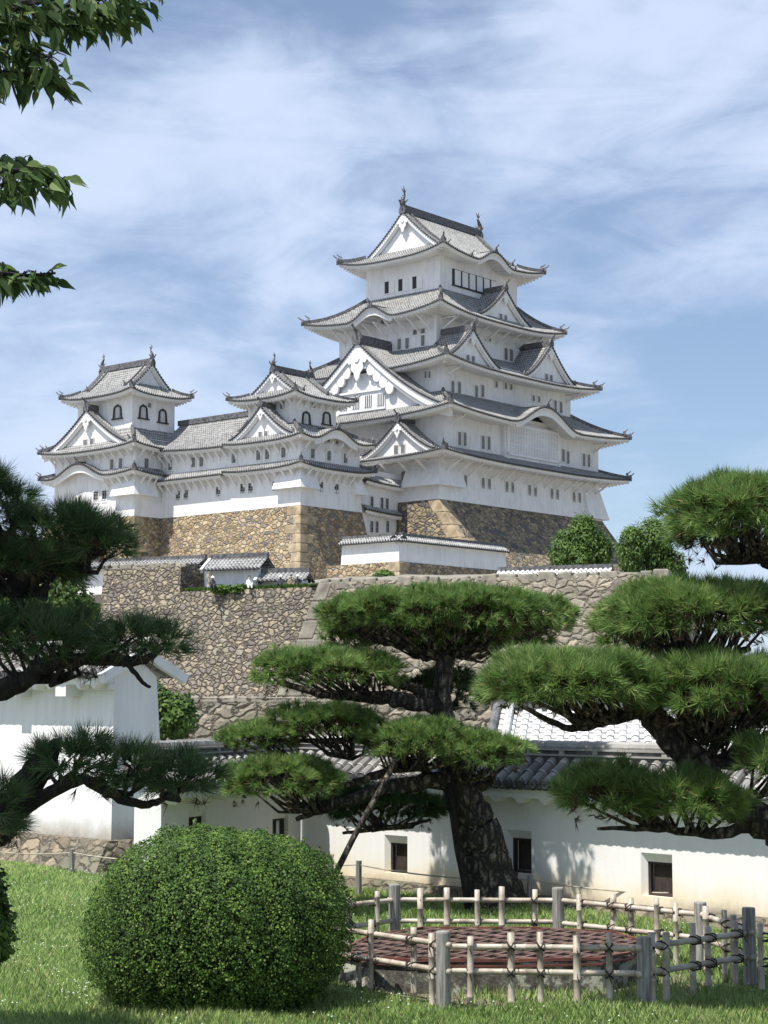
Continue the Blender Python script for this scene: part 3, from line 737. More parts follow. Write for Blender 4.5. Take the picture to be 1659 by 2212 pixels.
# ---- windows and brackets: mesh data shared, placed on a wall plane
_wm = {}
def wmesh(kind):
    if kind in _wm: return _wm[kind]
    name, w, h = kind
    mb = MB('plaster_trim', 'window_dark', 'window_slat', 'lacquer')
    if name == 'slit':
        mb.box(-w / 2, -.02, 0, w / 2, .05, h, 1)
        ns = 3 if w > .45 else 2
        for i in range(ns):
            x = -w / 2 + w * (i + .5) / ns; mb.box(x - .065, -.09, 0, x + .065, -.02, h, 2)
        for x0, x1, z0, z1 in ((-w / 2 - .09, -w / 2, -.09, h + .09), (w / 2, w / 2 + .09, -.09, h + .09), (-w / 2, w / 2, -.09, 0), (-w / 2, w / 2, h, h + .09)): mb.box(x0, -.13, z0, x1, .05, z1, 0)
    elif name == 'open':
        mb.box(-w / 2, -.02, 0, w / 2, .05, h, 1)
        mb.box(-.04, -.06, 0, .04, -.02, h, 2)
        for i in range(3): mb.box(-w / 2, -.05, h * (i + .5) / 3 - .04, w / 2, -.02, h * (i + .5) / 3 + .04, 2)
        for x0, x1, z0, z1 in ((-w / 2 - .08, -w / 2, -.08, h + .08), (w / 2, w / 2 + .08, -.08, h + .08), (-w / 2, w / 2, -.08, 0), (-w / 2, w / 2, h, h + .08)): mb.box(x0, -.12, z0, x1, .05, z1, 0)
    elif name == 'hatch':       # dark opening with a white sliding shutter beside it
        mb.box(-w / 2, -.03, 0, w / 2, .05, h, 1)
        mb.box(w / 2, -.07, .02, w / 2 + w * 1.25, .02, h - .02, 0); mb.box(-w / 2 - .1, -.1, -.1, w / 2 + w * 1.35, .03, 0, 0)
    elif name == 'bellw':       # bell-shaped window in a black frame
        N = 16; po = []; pi_ = []
        def outl(k, g):
            P = [(-w / 2 * k - g * 1.2, 0)]
            for i in range(N + 1):
                t = i / N; a = pi * t
                x = -cos(a) * w / 2 * (.86) ; z_ = h * .52 + sin(a) ** .8 * h * .40 + (h * .08 if i == N // 2 else 0)
                P.append((x * k - (g if x < 0 else -g) * (1 if abs(x) > .02 else 0), z_ + g))
            P.append((w / 2 * k + g * 1.2, 0)); return P
        A = outl(1, 0.13); B_ = outl(1, 0)
        for i in range(len(A) - 1): mb.box8([(A[i][0], -.12, A[i][1]), (A[i + 1][0], -.12, A[i + 1][1]), (B_[i + 1][0], -.12, B_[i + 1][1]), (B_[i][0], -.12, B_[i][1]), (A[i][0], .03, A[i][1]), (A[i + 1][0], .03, A[i + 1][1]), (B_[i + 1][0], .03, B_[i + 1][1]), (B_[i][0], .03, B_[i][1])], 3)
        mb.poly([(x, -.01, z_) for x, z_ in B_], 2)
        for x in (-.22, 0, .22): mb.box(x - .05, -.06, 0, x + .05, -.01, h * .85, 0)
        mb.box(-w / 2 - .3, -.2, -.14, w / 2 + .3, .03, 0, 3)
    me = mb.build('window').data
    bpy.data.objects.remove(bpy.data.objects['window']) if 'window' in bpy.data.objects and bpy.data.objects['window'].data == me else None
    _wm[kind] = me; return me
def put(rt, me, name, face, x, z, plane):
    o = bpy.data.objects.new(name, me); COL.objects.link(o); o.parent = rt
    if face == 'R': o.location = (x, plane, z)
    else: o.location = (plane, x, z); o.rotation_euler = (0, 0, -pi / 2)
    return o
_bm = {}
def bracket_mesh(out_, h):
    k = (out_, h)
    if k in _bm: return _bm[k]
    mb = MB('plaster_trim')
    mb.bar((0, 0.02, 0), (0, -out_, h), .17, .2); mb.bar((0, 0.02, h + .02), (0, -out_ - .1, h + .02), .17, .16); mb.box(-.1, -.12, -.25, .1, .02, .05)
    o = mb.build('bracket'); me = o.data; bpy.data.objects.remove(o); _bm[k] = me; return me
def brackets(rt, face, xs, z, plane, out_=1.6, h=1.35):
    for x in xs: put(rt, bracket_mesh(out_, h), 'bracket', face, x, z, plane)
def frange(a, b, n): return [a + (b - a) * i / (n - 1) for i in range(n)]
def wallobj(rt, r0, z0, r1, z1, name='wall', mat='plaster'):
    mb = MB(mat); mb.frustum(r0, z0, r1, z1); return mb.build(name, rt)

def castle_root(name, label, cat, group=None):
    r = root(name, (OX, OY, Z0), label, cat, group, rz=CR); return r

# ---------------------------------------------------------------- main keep
keep = castle_root('main_keep', 'tall five-roofed white plastered main keep with stacked grey tiled roofs and gables', 'castle keep')
t1 = (.5, 0, 32.6, 24.5); t2 = (1.9, 0.02, 32.62, 24.5); t3 = (3.5, 1.8, 29.2, 22.6); t5 = (6.2, 4.9, 25.0, 20.1); t6 = (8.6, 6.2, 24.1, 17.8)
wallobj(keep, (0.0, -.35, 32.9, 24.6), 0.0, (.5, .0, 32.6, 24.5), 2.6)
wallobj(keep, t1, 2.6, t1, 5.9); wallobj(keep, t2, 5.0, t2, 11.0); wallobj(keep, t3, 9.5, t3, 17.2); wallobj(keep, t5, 15.5, t5, 24.2); wallobj(keep, t6, 22.5, t6, 31.3)
zf2, FF2, O2, r2 = skirt(keep, t1, 2.9, 4.75, (t2[0], t2[1], t2[2], t2[3]), 6.15, .55, kk=.9)
zf3, FF3, O3, r3 = skirt(keep, t2, 2.95, 9.75, t3, 12.9, .8, kara={'R': (17.6, 7.0, 2.5)}, kk=.75)
zf4, FF4, O4, r4 = skirt(keep, t3, 2.8, 15.75, t5, 19.0, .85, kk=.7)
zf5, FF5, O5, r5 = skirt(keep, t5, 3.25, 22.55, t6, 26.4, .95, kara={'L': (12.4, 3.6, 1.55)}, kk=.62)
zf6, FF6, O6, r6 = irimoya(keep, t6, 2.55, 30.3, 36.75, 'a', 3.1, .95, kara={'R': (16.4, 3.9, 1.55)}, s=1.1, shachi_s=1.08, ov=.6, lace=1.25)
TR = lambda x, y: (x, y)            # faces looking along -b: x is a
TL = lambda x, y: (y, x)            # faces looking along -a: x is b
chidori(keep, r5, TR, 17.0, 5.3, 23.35, 27.15, 2.6, 6.25, .95)
for xc, hw, za in ((7.2, 5.3, 20.35), (22.9, 5.5, 20.9)): chidori(keep, r4, TR, xc, hw, 16.45, za, .1, 5.0, 1.0)
big = chidori(keep, r3, TL, 12.0, 13.8, 10.5, 19.35, 0.15, 6.3, 1.7, pw=1.42, wins=0, lace=1.5, rec=.95, wall_lo=9.9)
chidori(keep, r2, TL, 4.8, 5.4, 5.55, 9.15, -1.2, 2.0, 1.0)
# lattice bay in the great gable
bay = MB('plaster_trim', 'window_dark', 'window_slat'); bay.box(.9, 8.3, 11.2, 1.6, 15.6, 13.4, 0)
for j in range(4):
    c_ = 8.95 + j * 1.9
    bay.box(.87, c_ - .55, 11.6, .9, c_ + .55, 13.0, 1)
    for i in range(4): bay.box(.80, c_ - .42 + i * .28 - .06, 11.6, .87, c_ - .42 + i * .28 + .06, 13.0, 0)
bay.box(.74, 8.2, 13.4, 1.6, 15.7, 13.65, 0); bay.build('gable_bay', keep)
# scalloped plaster relief under the big gable's boards
sc = MB('plaster_trim')
prof = lambda u: 10.5 + 8.85 * max(0, 1 - u / 13.8) ** 1.42
for sd in (-1, 1):
    for i in range(5):
        u = .9 + i * .95
        zc = prof(u) - 1.7 - i * .06
        pts = [(0.50, 12 + sd * u + .62 * cos(q), zc + .75 * sin(q)) for q in [pi * 2 * j / 10 for j in range(10)]]
        p2 = [(0.8, y, z) for _, y, z in pts]
        sc.poly(pts)
        for j in range(10): sc.poly([pts[j], p2[j], p2[(j + 1) % 10], pts[(j + 1) % 10]])
sc.build('carved_relief', big)
# great latticed bay window on the second storey
bm_ = MB('plaster', 'plaster_trim', 'window_slat')
bm_.box(12.1, -.55, 5.4, 23.5, .05, 10.2, 0)
bm_.box(12.7, -.62, 6.5, 22.9, -.55, 9.9, 0)
for i in range(32): x = 12.8 + i * (10.0 / 31); bm_.box(x - .085, -.72, 6.5, x + .085, -.62, 9.9, 1)
for z_ in (6.4, 9.85): bm_.box(12.4, -.74, z_ - .14, 23.2, -.55, z_ + .14, 1)
for z_ in (7.6, 8.8): bm_.box(12.6, -.70, z_ - .05, 23.0, -.6, z_ + .05, 1)
for x in (12.55, 23.05): bm_.box(x - .15, -.74, 5.5, x + .15, -.55, 10.1, 1)
bm_.build('lattice_bay', keep)
def winR(kind, pts, plane, Q, rt=keep):
    for x, y in pts:
        a, z = onR(*Q(x, y), plane); put(rt, wmesh(kind), 'window', 'R', a, z - kind[2] / 2, plane)
def winL(kind, pts, plane, Q, rt=keep):
    for x, y in pts:
        b, z = onL(*Q(x, y), plane); put(rt, wmesh(kind), 'window', 'L', b, z - kind[2] / 2, plane)
winR(('slit', .62, 1.6), [(775, 797), (860, 810), (890, 815), (975, 827), (1003, 831), (1085, 843), (1113, 848), (1193, 860), (1220, 864), (1300, 876), (1327, 880)], 0.0, q2)
winR(('slit', .60, 1.55), [(746, 587), (772, 590), (860, 605), (888, 609), (1248, 668), (1271, 678), (1348, 690), (1372, 694)], .02, q2)
winR(('slit', .60, 1.45), [(713, 337), (745, 342), (828, 360), (858, 357), (1210, 430), (1237, 436)], 1.8, q2)
winR(('slit', .50, .75), [(970, 332), (996, 337), (1105, 392), (1131, 397), (925, 325)], 1.8, q2)
winL(('slit', .5, .8), [(590, 278), (604, 278)], 3.5, q2)
winR(('slit', .75, 1.5), [(971, 177), (997, 184)], 4.9, q2)
winR(('slit', .5, .5), [(893, 108)], 4.9, q2)
winL(('slit', .6, 1.3), [(460, 130), (498, 126), (574, 112)], 6.2, q2)
winL(('slit', .7, .6), [(536, 72), (574, 66), (380, 25), (418, 18)], 6.2, q2)
winL(('slit', .62, 1.9), [(480, 785), (515, 782)], .5, q2)
winL(('hatch', .68, 1.5), [(398, 532), (464, 520), (532, 508)], 8.6, q1)
# long window band of the top storey, right face
tb = MB('lacquer', 'plaster_trim', 'window_dark')
tb.box(10.9, 6.12, 27.25, 19.6, 6.22, 29.2, 2); tb.box(10.8, 6.05, 27.1, 19.7, 6.2, 27.25, 0)
for i in range(6):
    x = 11.3 + i * 1.45; tb.box(x, 6.06, 27.3, x + 1.12, 6.13, 29.12, 1)
tb.build('window', keep)
brackets(keep, 'R', frange(1.6, 31.6, 15), 3.2, 0.0, 2.2, 1.25); brackets(keep, 'L', frange(1.6, 9.5, 4), 3.2, .5, 2.2, 1.25)
brackets(keep, 'R', frange(7.2, 24.2, 9), 20.9, 4.9, 2.4, 1.4); brackets(keep, 'L', frange(5.8, 19.2, 9), 20.9, 6.2, 2.4, 1.4)
brackets(keep, 'R', [2.6, 31.6], 8.6, .02, 2.0, 1.0); brackets(keep, 'R', [4.2, 28.4], 14.8, 1.8, 2.0, .8)
for (ax, side) in ((1.2, 'R'),):
    mb = MB('plaster'); mb.box8([(-.75, -.95, 1.55), (4.3, -.95, 1.55), (4.3, 0.1, 1.55), (-.75, 0.1, 1.55), (.48, -.03, 4.2), (4.3, -.03, 4.2), (4.3, .1, 4.2), (.48, .1, 4.2)])
    mb.box8([(-.78, -.9, 1.56), (.6, -.9, 1.56), (.6, 4.6, 1.56), (-.78, 4.6, 1.56), (.47, -.02, 4.2), (.6, -.02, 4.2), (.6, 4.6, 4.2), (.47, 4.6, 4.2)]); mb.build('stone_drop_bay', keep)
mb = MB('plaster'); mb.box8([(29.2, -.9, .15), (33.6, -.9, .15), (33.6, .4, .15), (29.2, .4, .15), (29.2, -.03, 4.0), (32.65, -.03, 4.0), (32.65, .4, 4.0), (29.2, .4, 4.0)]); mb.build('stone_drop_bay', keep)

# ---------------------------------------------------------------- west small keep and its long wing
wk = castle_root('west_small_keep', 'small white three-storey keep with bell-shaped windows just left of the main keep', 'castle tower')
W1 = (-16.8, 5.0, -7.25, 15.6); W3 = (-15.0, 7.6, -8.3, 14.6)
wallobj(wk, (-17.0, 4.8, -7.1, 15.6), -1.75, W1, .6); wallobj(wk, W1, .6, W1, 6.3); wallobj(wk, W3, 5.5, W3, 11.2)
zfa, FFa, Oa, ra = skirt(wk, W1, 1.35, 2.35, (-16.8, 5.0, -7.25, 15.6), 3.15, .45, sides='RLE', kk=.9, hips=('RL', 'RE'), xr={'L': (3.0, 15.6), 'E': (3.0, 15.6)}, ein=.15, orn=.8)
zfb, FFb, Ob, rb = skirt(wk, W1, 1.35, 5.35, W3, 7.6, .5, sides='RLE', kara={'R': (-12.2, 4.0, 1.45)}, kk=.7, hips=('RL', 'RE'), xr={'L': (3.0, 15.6), 'E': (3.0, 15.6)}, ein=.15, orn=.8)
chidori(wk, rb, TL, 10.5, 4.9, 6.0, 9.35, -17.4, -14.9, .85, wins=2, lace=.9, orn=.9)
irimoya(wk, W3, 1.75, 10.35, 13.7, 'a', 2.3, .5, s=.8, shachi_s=.62, ov=.45, wins=0, lace=.9)
winR(('open', .72, 1.15), [(1317, 674), (1390, 684)], 5.0, q3, wk)
winR(('slit', .68, 1.05), [(1278, 517), (1354, 527), (1431, 540)], 5.0, q3, wk)
winL(('slit', .62, 1.0), [(1106, 668)], -16.8, q3, wk); winL(('slit', .68, 1.1), [(1072, 520), (1148, 512), (1031, 524)], -16.8, q3, wk)
winR(('bellw', 1.15, 1.35), [(1250, 352), (1345, 352)], 7.6, q3, wk); winR(('slit', .6, .6), [(1282, 292)], 7.6, q3, wk)
winL(('slit', .75, .8), [(1142, 291)], -15.0, q3, wk)
winR(('slit', .5, .45), [(1352, 459), (1391, 466)], 5.0, q3, wk)
brackets(wk, 'R', frange(-16.2, -7.9, 8), 1.05, 5.0, 1.05, 1.05); brackets(wk, 'L', frange(5.6, 14.6, 8), 1.05, -16.8, 1.05, 1.05)
brackets(wk, 'R', frange(-16.2, -7.9, 6), 4.3, 5.0, 1.05, .95); brackets(wk, 'L', frange(5.6, 14.6, 8), 4.3, -16.8, 1.05, .95)
brackets(wk, 'R', frange(-14.6, -8.7, 6), 9.6, 7.6, .9, .7); brackets(wk, 'L', frange(8.0, 14.2, 6), 9.6, -15.0, .9, .7)
mb = MB('plaster')
mb.box8([(-17.7, 4.1, .1), (-14.6, 4.1, .1), (-14.6, 5.1, .1), (-17.7, 5.1, .1), (-16.82, 4.98, 2.4), (-14.6, 4.98, 2.4), (-14.6, 5.1, 2.4), (-16.82, 5.1, 2.4)])
mb.box8([(-17.72, 4.12, .12), (-16.7, 4.12, .12), (-16.7, 8.3, .12), (-17.72, 8.3, .12), (-16.83, 4.97, 2.4), (-16.7, 4.97, 2.4), (-16.7, 8.3, 2.4), (-16.83, 8.3, 2.4)])
mb.build('stone_drop_bay', wk)
mb = MB('plaster'); mb.box8([(-8.6, 4.2, .1), (-6.6, 4.2, .1), (-6.6, 5.1, .1), (-8.6, 5.1, .1), (-8.6, 4.98, 2.3), (-7.2, 4.98, 2.3), (-7.2, 5.1, 2.3), (-8.6, 5.1, 2.3)]); mb.build('stone_drop_bay', wk)

cw = castle_root('connecting_wing', 'long two-storey white wing under one grey tiled roof joining the two small keeps', 'castle wing')
C1 = (-16.8, 15.6, -9.0, 26.5)
mb = MB('plaster'); mb.frustum((-17.0, 15.6, -9, 26.5), -1.75, C1, .6); mb.frustum(C1, .6, C1, 6.2); mb.build('wall', cw)
# lower pent roof
mb = MB('tile_far', 'tile_cap', 'ridge_tile'); we = MB('plaster_trim')
Tp = lambda x, d: (-18.15 + d, 15.6 + x)
zp = lambda x, d: 2.35 + .8 * d / 1.35
panel(mb, Tp, zp, [(0, 10.9, lambda x: 0., lambda x: 1.37)], rows=3); eaves(we, Tp, 10.9, zp, 1.35, .15); r_ = mb.build('pent_roof', cw); we.build('eaves', r_)
# main gabled roof, ridge along the wing
mb = MB('tile', 'tile_cap', 'ridge_tile'); we = MB('plaster_trim')
zq = lambda x, d: 5.4 + (9.45 - 5.4) * (.66 * d / 5.25 + .34 * (d / 5.25) ** 2) + .5 * (x / 11) ** 2 * max(0, 1 - d / 5)
Tq = lambda x, d: (-18.15 + d, 15.6 + x)
Tq2 = lambda x, d: (-7.65 - d, 15.6 + x)
panel(mb, Tq, zq, [(-2.0, 0, lambda x: 2.4, lambda x: 5.25), (0, 12.2, lambda x: 0., lambda x: 5.25)], rows=7); panel(mb, Tq2, zq, [(-2.0, 12.2, lambda x: 0., lambda x: 5.25)], rows=7)
eaves(we, Tq, 10.9, zq, 1.35, .15)
mb.bar((-12.9, 13.6, 9.75), (-12.9, 28.0, 9.75), .42, .6, 2); r_ = mb.build('roof', cw); we.build('eaves', r_)
winL(('open', .72, 1.15), [(655, 714), (692, 711), (843, 697), (957, 682), (994, 679)], -16.8, q3, cw)
winL(('slit', .68, 1.1), [(619, 572), (727, 558), (765, 555), (916, 538)], -16.8, q3, cw)
brackets(cw, 'L', frange(16.0, 26.1, 10), 1.05, -16.8, 1.05, 1.05); brackets(cw, 'L', frange(16.0, 26.1, 10), 4.3, -16.8, 1.05, .95)

# ---------------------------------------------------------------- north-west small keep
nk = castle_root('north_west_small_keep', 'white small keep at the far left end, wide gable under its top roof', 'castle tower')
N1 = (-20.8, 26.6, -10.5, 40.6); N3 = (-20.1, 28.0, -13.6, 37.5)
wallobj(nk, (-21.0, 26.4, -10.5, 41.8), -1.75, N1, .8); wallobj(nk, N1, .8, N1, 7.2); wallobj(nk, N3, 6.5, N3, 12.9)
zfc, FFc, Oc, rc = skirt(nk, N1, 1.35, 3.0, (-20.8, 26.6, -10.5, 40.6), 3.8, .45, kara={'L': (35.2, 5.2, 1.75)}, kk=.9, sides='RLB', hips=('RL', 'LB'), xr={'R': (-22.15, -16.9)}, ein=.15, orn=.8)
zfd, FFd, Od, rd = skirt(nk, N1, 1.4, 6.05, N3, 8.5, .5, kk=.7, sides='RLBE', ein=.15, orn=.8)
chidori(nk, rd, TL, 34.0, 7.7, 6.45, 10.9, -21.9, -19.9, 1.15, wins=2, lace=1.1)
irimoya(nk, N3, 1.55, 12.3, 16.3, 'b', 2.3, .55, s=.85, shachi_s=.7, ov=.5, wins=0, lace=.0)
winR(('slit', .68, 1.1), [(503, 563)], 26.6, q3, nk)
winL(('slit', .68, 1.15), [(347, 567), (388, 562)], -20.8, q3, nk); winL(('open', .8, 1.3), [(272, 720), (312, 716)], -20.8, q3, nk)
winR(('bellw', 1.1, 1.5), [(490, 322), (580, 342)], 28.0, q3, nk); winL(('bellw', 1.25, 1.5), [(372, 322)], -20.1, q3, nk)
winR(('slit', .55, .55), [(517, 292), (516, 420)], 28.0, q3, nk)
brackets(nk, 'R', frange(-20.2, -17.3, 4), 1.75, 26.6, 1.05, 1.0); brackets(nk, 'L', frange(27.2, 31, 4), 1.75, -20.8, 1.05, 1.0)
brackets(nk, 'R', frange(-20.2, -17.3, 3), 5.0, 26.6, 1.05, .95); brackets(nk, 'L', frange(27.2, 40.5, 11), 5.0, -20.8, 1.05, .95)
mb = MB('plaster')
mb.box8([(-21.7, 25.7, .6), (-18.0, 25.7, .6), (-18.0, 26.7, .6), (-21.7, 26.7, .6), (-20.82, 26.58, 3.0), (-18.0, 26.58, 3.0), (-18.0, 26.7, 3.0), (-20.82, 26.7, 3.0)])
mb.box8([(-21.72, 25.72, .62), (-20.7, 25.72, .62), (-20.7, 29.8, .62), (-21.72, 29.8, .62), (-20.83, 26.57, 3.0), (-20.7, 26.57, 3.0), (-20.7, 29.8, 3.0), (-20.83, 29.8, 3.0)])
mb.build('stone_drop_bay', nk)

# ---------------------------------------------------------------- gate passage between small keep and main keep
pg = castle_root('gate_passage', 'narrow white gatehouse link with two small tiled roofs squeezed between small keep and main keep', 'gatehouse')
mb = MB('plaster'); mb.box(-7.3, 5.6, -8, .6, 9.5, 3.2); mb.build('wall', pg)
for ze_, hgt_, offx in ((1.9, 1.6, 1.1), (-1.35, .6, 1.0)):
    mb = MB('tile_far', 'tile_cap', 'ridge_tile'); we = MB('plaster_trim')
    Tg = lambda x, d: (-7.0 + x, 5.6 - offx + d); zg = lambda x, d: ze_ + hgt_ * d / (offx + (.9 if hgt_ > 1 else 0)) - .04 * x + .15 * max(0, abs(2 * x / 8 - 1)) ** 3
    panel(mb, Tg, zg, [(0.2 if hgt_ > 1 else 0.6, 8.3 if hgt_ > 1 else 7.4, lambda x: 0., lambda x: offx + (.9 if hgt_ > 1 else 0.02))], rows=3)
    eaves(we, Tg, 8.3, zg, offx, .1, x0=.6, x1=7.6); r_ = mb.build('roof', pg); we.build('eaves', r_)
ZD = lambda x, y: (713.2 + .1488 * (x) + (0) - 0, 0)
qd = lambda x, y: ((1300 + x * .2713) / 1.8228, (1750 + y * .2713) / 1.8228)
winR(('open', .55, 1.25), [(598, 838), (744, 855), (820, 865), (596, 1195), (672, 1200), (827, 1195)], 5.6, qd, pg)

# ---------------------------------------------------------------- stone bases
def batter(name, label, cor, top, bot, fR, fL, mat, rt=None, qmat='quoin', xa=None, xb=None, q=True, steps=9, bow=1.25, kstep=1.15, cat='stone base'):
    """battered stone base: cor=(a0,b0,a1,b1) at the top; offsets grow downwards; R and L faces plus the far sides"""
    o = castle_root(name, label, cat)
    a0, b0, a1, b1 = cor; mb = MB(mat); H = top - bot
    def rect(t): h = H * t; return (a0 - fL * h * (.8 + .2 * t), b0 - fR * h * (.8 + .2 * t), a1 + fL * h * .8, b1 + fR * h * .6)
    rs = [rect(i / steps) for i in range(steps + 1)]
    for i in range(steps):
        r0, r1 = rs[i + 1], rs[i]; z0, z1 = top - H * (i + 1) / steps, top - H * i / steps
        P0 = [(r0[0], r0[1], z0), (r0[2], r0[1], z0), (r0[2], r0[3], z0), (r0[0], r0[3], z0)]; P1 = [(r1[0], r1[1], z1), (r1[2], r1[1], z1), (r1[2], r1[3], z1), (r1[0], r1[3], z1)]
        for j in range(4): mb.poly([P0[j], P0[(j + 1) % 4], P1[(j + 1) % 4], P1[j]])
    mb.poly([(a0, b0, top), (a1, b0, top), (a1, b1, top), (a0, b1, top)])
    mb.build('stonework', o)
    if q:
        qb = MB(qmat); n = int(H / kstep); R = random.Random(len(label))
        for i in range(n):
            t0 = i / n; t1 = (i + 1) / n; r0 = rect(t0); r1 = rect(t1); z1, z0 = top - H * t0, top - H * t1
            la, lb = (2.1, 1.2) if i % 2 else (1.25, 1.9)
            la *= R.uniform(.7, 1.3); lb *= R.uniform(.7, 1.3); e = .035
            g = .02
            qb.box8([(r1[0] - e, r1[1] - e, z0 + g), (r1[0] + la, r1[1] - e, z0 + g), (r1[0] + la, r1[1] + lb, z0 + g), (r1[0] - e, r1[1] + lb, z0 + g),
                     (r0[0] - e, r0[1] - e, z1 - g), (r0[0] + la, r0[1] - e, z1 - g), (r0[0] + la, r0[1] + lb, z1 - g), (r0[0] - e, r0[1] + lb, z1 - g)])
        qo = qb.build('corner_stones', o)
        bv = qo.modifiers.new('bevel', 'BEVEL'); bv.width = .09; bv.segments = 2
    return o
batter('keep_stone_base', 'steep stone base with pale squared corner blocks directly under the main keep', (0, -.3, 32.9, 24.6), -.02, -13.5, .88, .12, 'stone_dark', kstep=1.35)
batter('small_keep_stone_base', 'tan rubble stone base under the west small keep and long wing', (-17.0, 4.8, -7.1, 27), -1.77, -15.0, .20, .22, 'stone_tan', kstep=1.0)
batter('north_stone_base', 'shadowed rubble stone base under the far left small keep', (-21.0, 26.4, -10.5, 41.8), -1.77, -15.0, .2, .2, 'stone_tan', q=True, kstep=1.0)
# ================================================================ GROUND AND TERRACES
mb = MB('far_ground'); mb.poly([(-900, -60, -.008), (900, -60, -.008), (900, 1600, -.008), (-900, 1600, -.008)])
g0 = mb.build('ground')
mb = MB('lawn'); mb.poly([(-16, 4, -.003), (12, 4, -.003), (12, 18, -.003), (.5, 29.2, -.003), (-3, 31.0, -.003), (-16, 42, -.003)]); gl = mb.build('lawn'); tag(gl, kind='structure'); tag(g0, kind='structure')
# hill: terrace behind the retaining walls rising to the castle platform
PR0 = Vector((xat(690, 130.0), 130.0)); PR1 = Vector((xat(1415, 120.5), 120.5))
def wall_line(X):
    if X > PR0.x: return 130.0 + (X - PR0.x) * (120.5 - 130.0) / (PR1.x - PR0.x)
    return 134.0 - (X + 5.9) * 0.555
mb = MB('far_ground'); NX, NY = 48, 26
for j in range(NY + 1):
    for i in range(NX + 1):
        X = -75 + (22.0 + 75) * i / NX; y0_ = wall_line(min(X, 22)) + 1.0
        s_ = j / NY; Y = y0_ + (330 - y0_) * s_ ** 1.5
        X2 = X * (1 + .35 * s_)
        zz = 11.55 + (14.3 - 11.55) * min(1, max(0, (Y - y0_ - 2) / 32.0)) + (0.15 * sin(X * .7) * cos(Y * .5))
        if i == NX: zz = -1
        if i == NX - 1: zz *= .8
        if j == NY: zz = -1
        mb.v.append((X2, Y, zz))
for j in range(NY):
    for i in range(NX):
        a = j * (NX + 1) + i; mb.face((a, a + 1, a + NX + 2, a + NX + 1))
h_ = mb.build('hill', smooth=True); tag(h_, kind='structure')

def rock_solid(name, label, origin, rz, Lx, Dy, top, bot, fR, fL, mat, qmat=None, cat='stone wall', steps=8, kstep=1.3, coping=0.0, seed=1, qend=(0,)):
    """battered retaining wall: local x along the front, local y into the hill"""
    o = root(name, (origin[0], origin[1], 0), label, cat, rz=rz)
    mb = MB(mat); H = top - bot
    def rect(t): h = H * t; return (-fL * h, -fR * h, Lx + fL * .6 * h, Dy)
    nx = max(2, int(Lx / 2.0)); R = random.Random(seed)
    for i in range(steps):
        r1, r0 = rect(i / steps), rect((i + 1) / steps); z1, z0 = top - H * i / steps, top - H * (i + 1) / steps
        P0 = [(r0[0], r0[1], z0), (r0[2], r0[1], z0), (r0[2], r0[3], z0), (r0[0], r0[3], z0)]; P1 = [(r1[0], r1[1], z1), (r1[2], r1[1], z1), (r1[2], r1[3], z1), (r1[0], r1[3], z1)]
        for j in (0, 1, 3): mb.poly([P0[j], P0[(j + 1) % 4], P1[(j + 1) % 4], P1[j]])
    mb.poly([(0, 0, top), (Lx, 0, top), (Lx, Dy, top), (0, Dy, top)])
    mb.build('stonework', o)
    if qmat:
        qb = MB(qmat); n = int(H / kstep); e = .06; g = .035
        for i in range(n):
            r0 = rect(i / n); r1 = rect((i + 1) / n); z1, z0 = top - H * i / n, top - H * (i + 1) / n
            la, lb = ((2.3, 1.1) if i % 2 else (1.15, 2.1)); la *= R.uniform(.8, 1.25)
            qb.box8([(r1[0] - e, r1[1] - e, z0 + g), (r1[0] + la, r1[1] - e, z0 + g), (r1[0] + la, r1[1] + lb, z0 + g), (r1[0] - e, r1[1] + lb, z0 + g),
                     (r0[0] - e, r0[1] - e, z1 - g), (r0[0] + la, r0[1] - e, z1 - g), (r0[0] + la, r0[1] + lb, z1 - g), (r0[0] - e, r0[1] + lb, z1 - g)])
        q_ = qb.build('corner_stones', o); b_ = q_.modifiers.new('bevel', 'BEVEL'); b_.width = .08; b_.segments = 2
    if coping:
        cb = MB(qmat or 'quoin_grey'); x = 0.0
        while x < Lx:
            w = R.uniform(.6, 1.6); h = coping * R.uniform(.35, 1.0); d = R.uniform(.5, .9)
            j = [R.uniform(-.08, .08) for _ in range(8)]
            cb.box8([(x + .02, -.04, top - .3), (x + w - .03, -.05, top - .3), (x + w - .03, d, top - .3), (x + .02, d, top - .3),
                     (x + .08 + j[0], .03, top + h + j[1]), (x + w - .1 + j[2], .02, top + h + j[3]), (x + w - .1, d, top + h + j[4]), (x + .1, d, top + h + j[5])])
            x += w
        c_ = cb.build('coping_stones', o); b_ = c_.modifiers.new('bevel', 'BEVEL'); b_.width = .1; b_.segments = 2
    return o
dR = (PR1 - PR0); rzR = math.atan2(dR.y, dR.x)
rock_solid('retaining_wall', 'pale grey stone retaining wall behind the top of the centre pine, squared blocks up its left corner', PR0, rzR, dR.length + 0.4, 9.0, 11.55, -1.0, .16, .33, 'stone_grey', 'quoin_grey', coping=.3, seed=4, kstep=1.35)
rzL = radians(-29.0); OL = Vector((-22.7, 143.3))
rock_solid('retaining_wall', 'darker brown rubble retaining wall with a grassy top left of the pale corner blocks', OL, rzL, 24.0, 9.0, 11.45, -1.0, .20, .12, 'stone_rubble', 'stone_rubble', seed=5, kstep=40)
# raised stretch on the left
up_ = rock_solid('raised_stone_wall', 'raised block of rubble wall standing above the left end of the grassy wall top', OL + Vector((cos(rzL), sin(rzL))) * -.2 + Vector((-sin(rzL), cos(rzL))) * .25, rzL, 7.6, 3.2, 13.7, 11.0, .10, .05, 'stone_rubble', None, coping=.22, seed=6, steps=3)
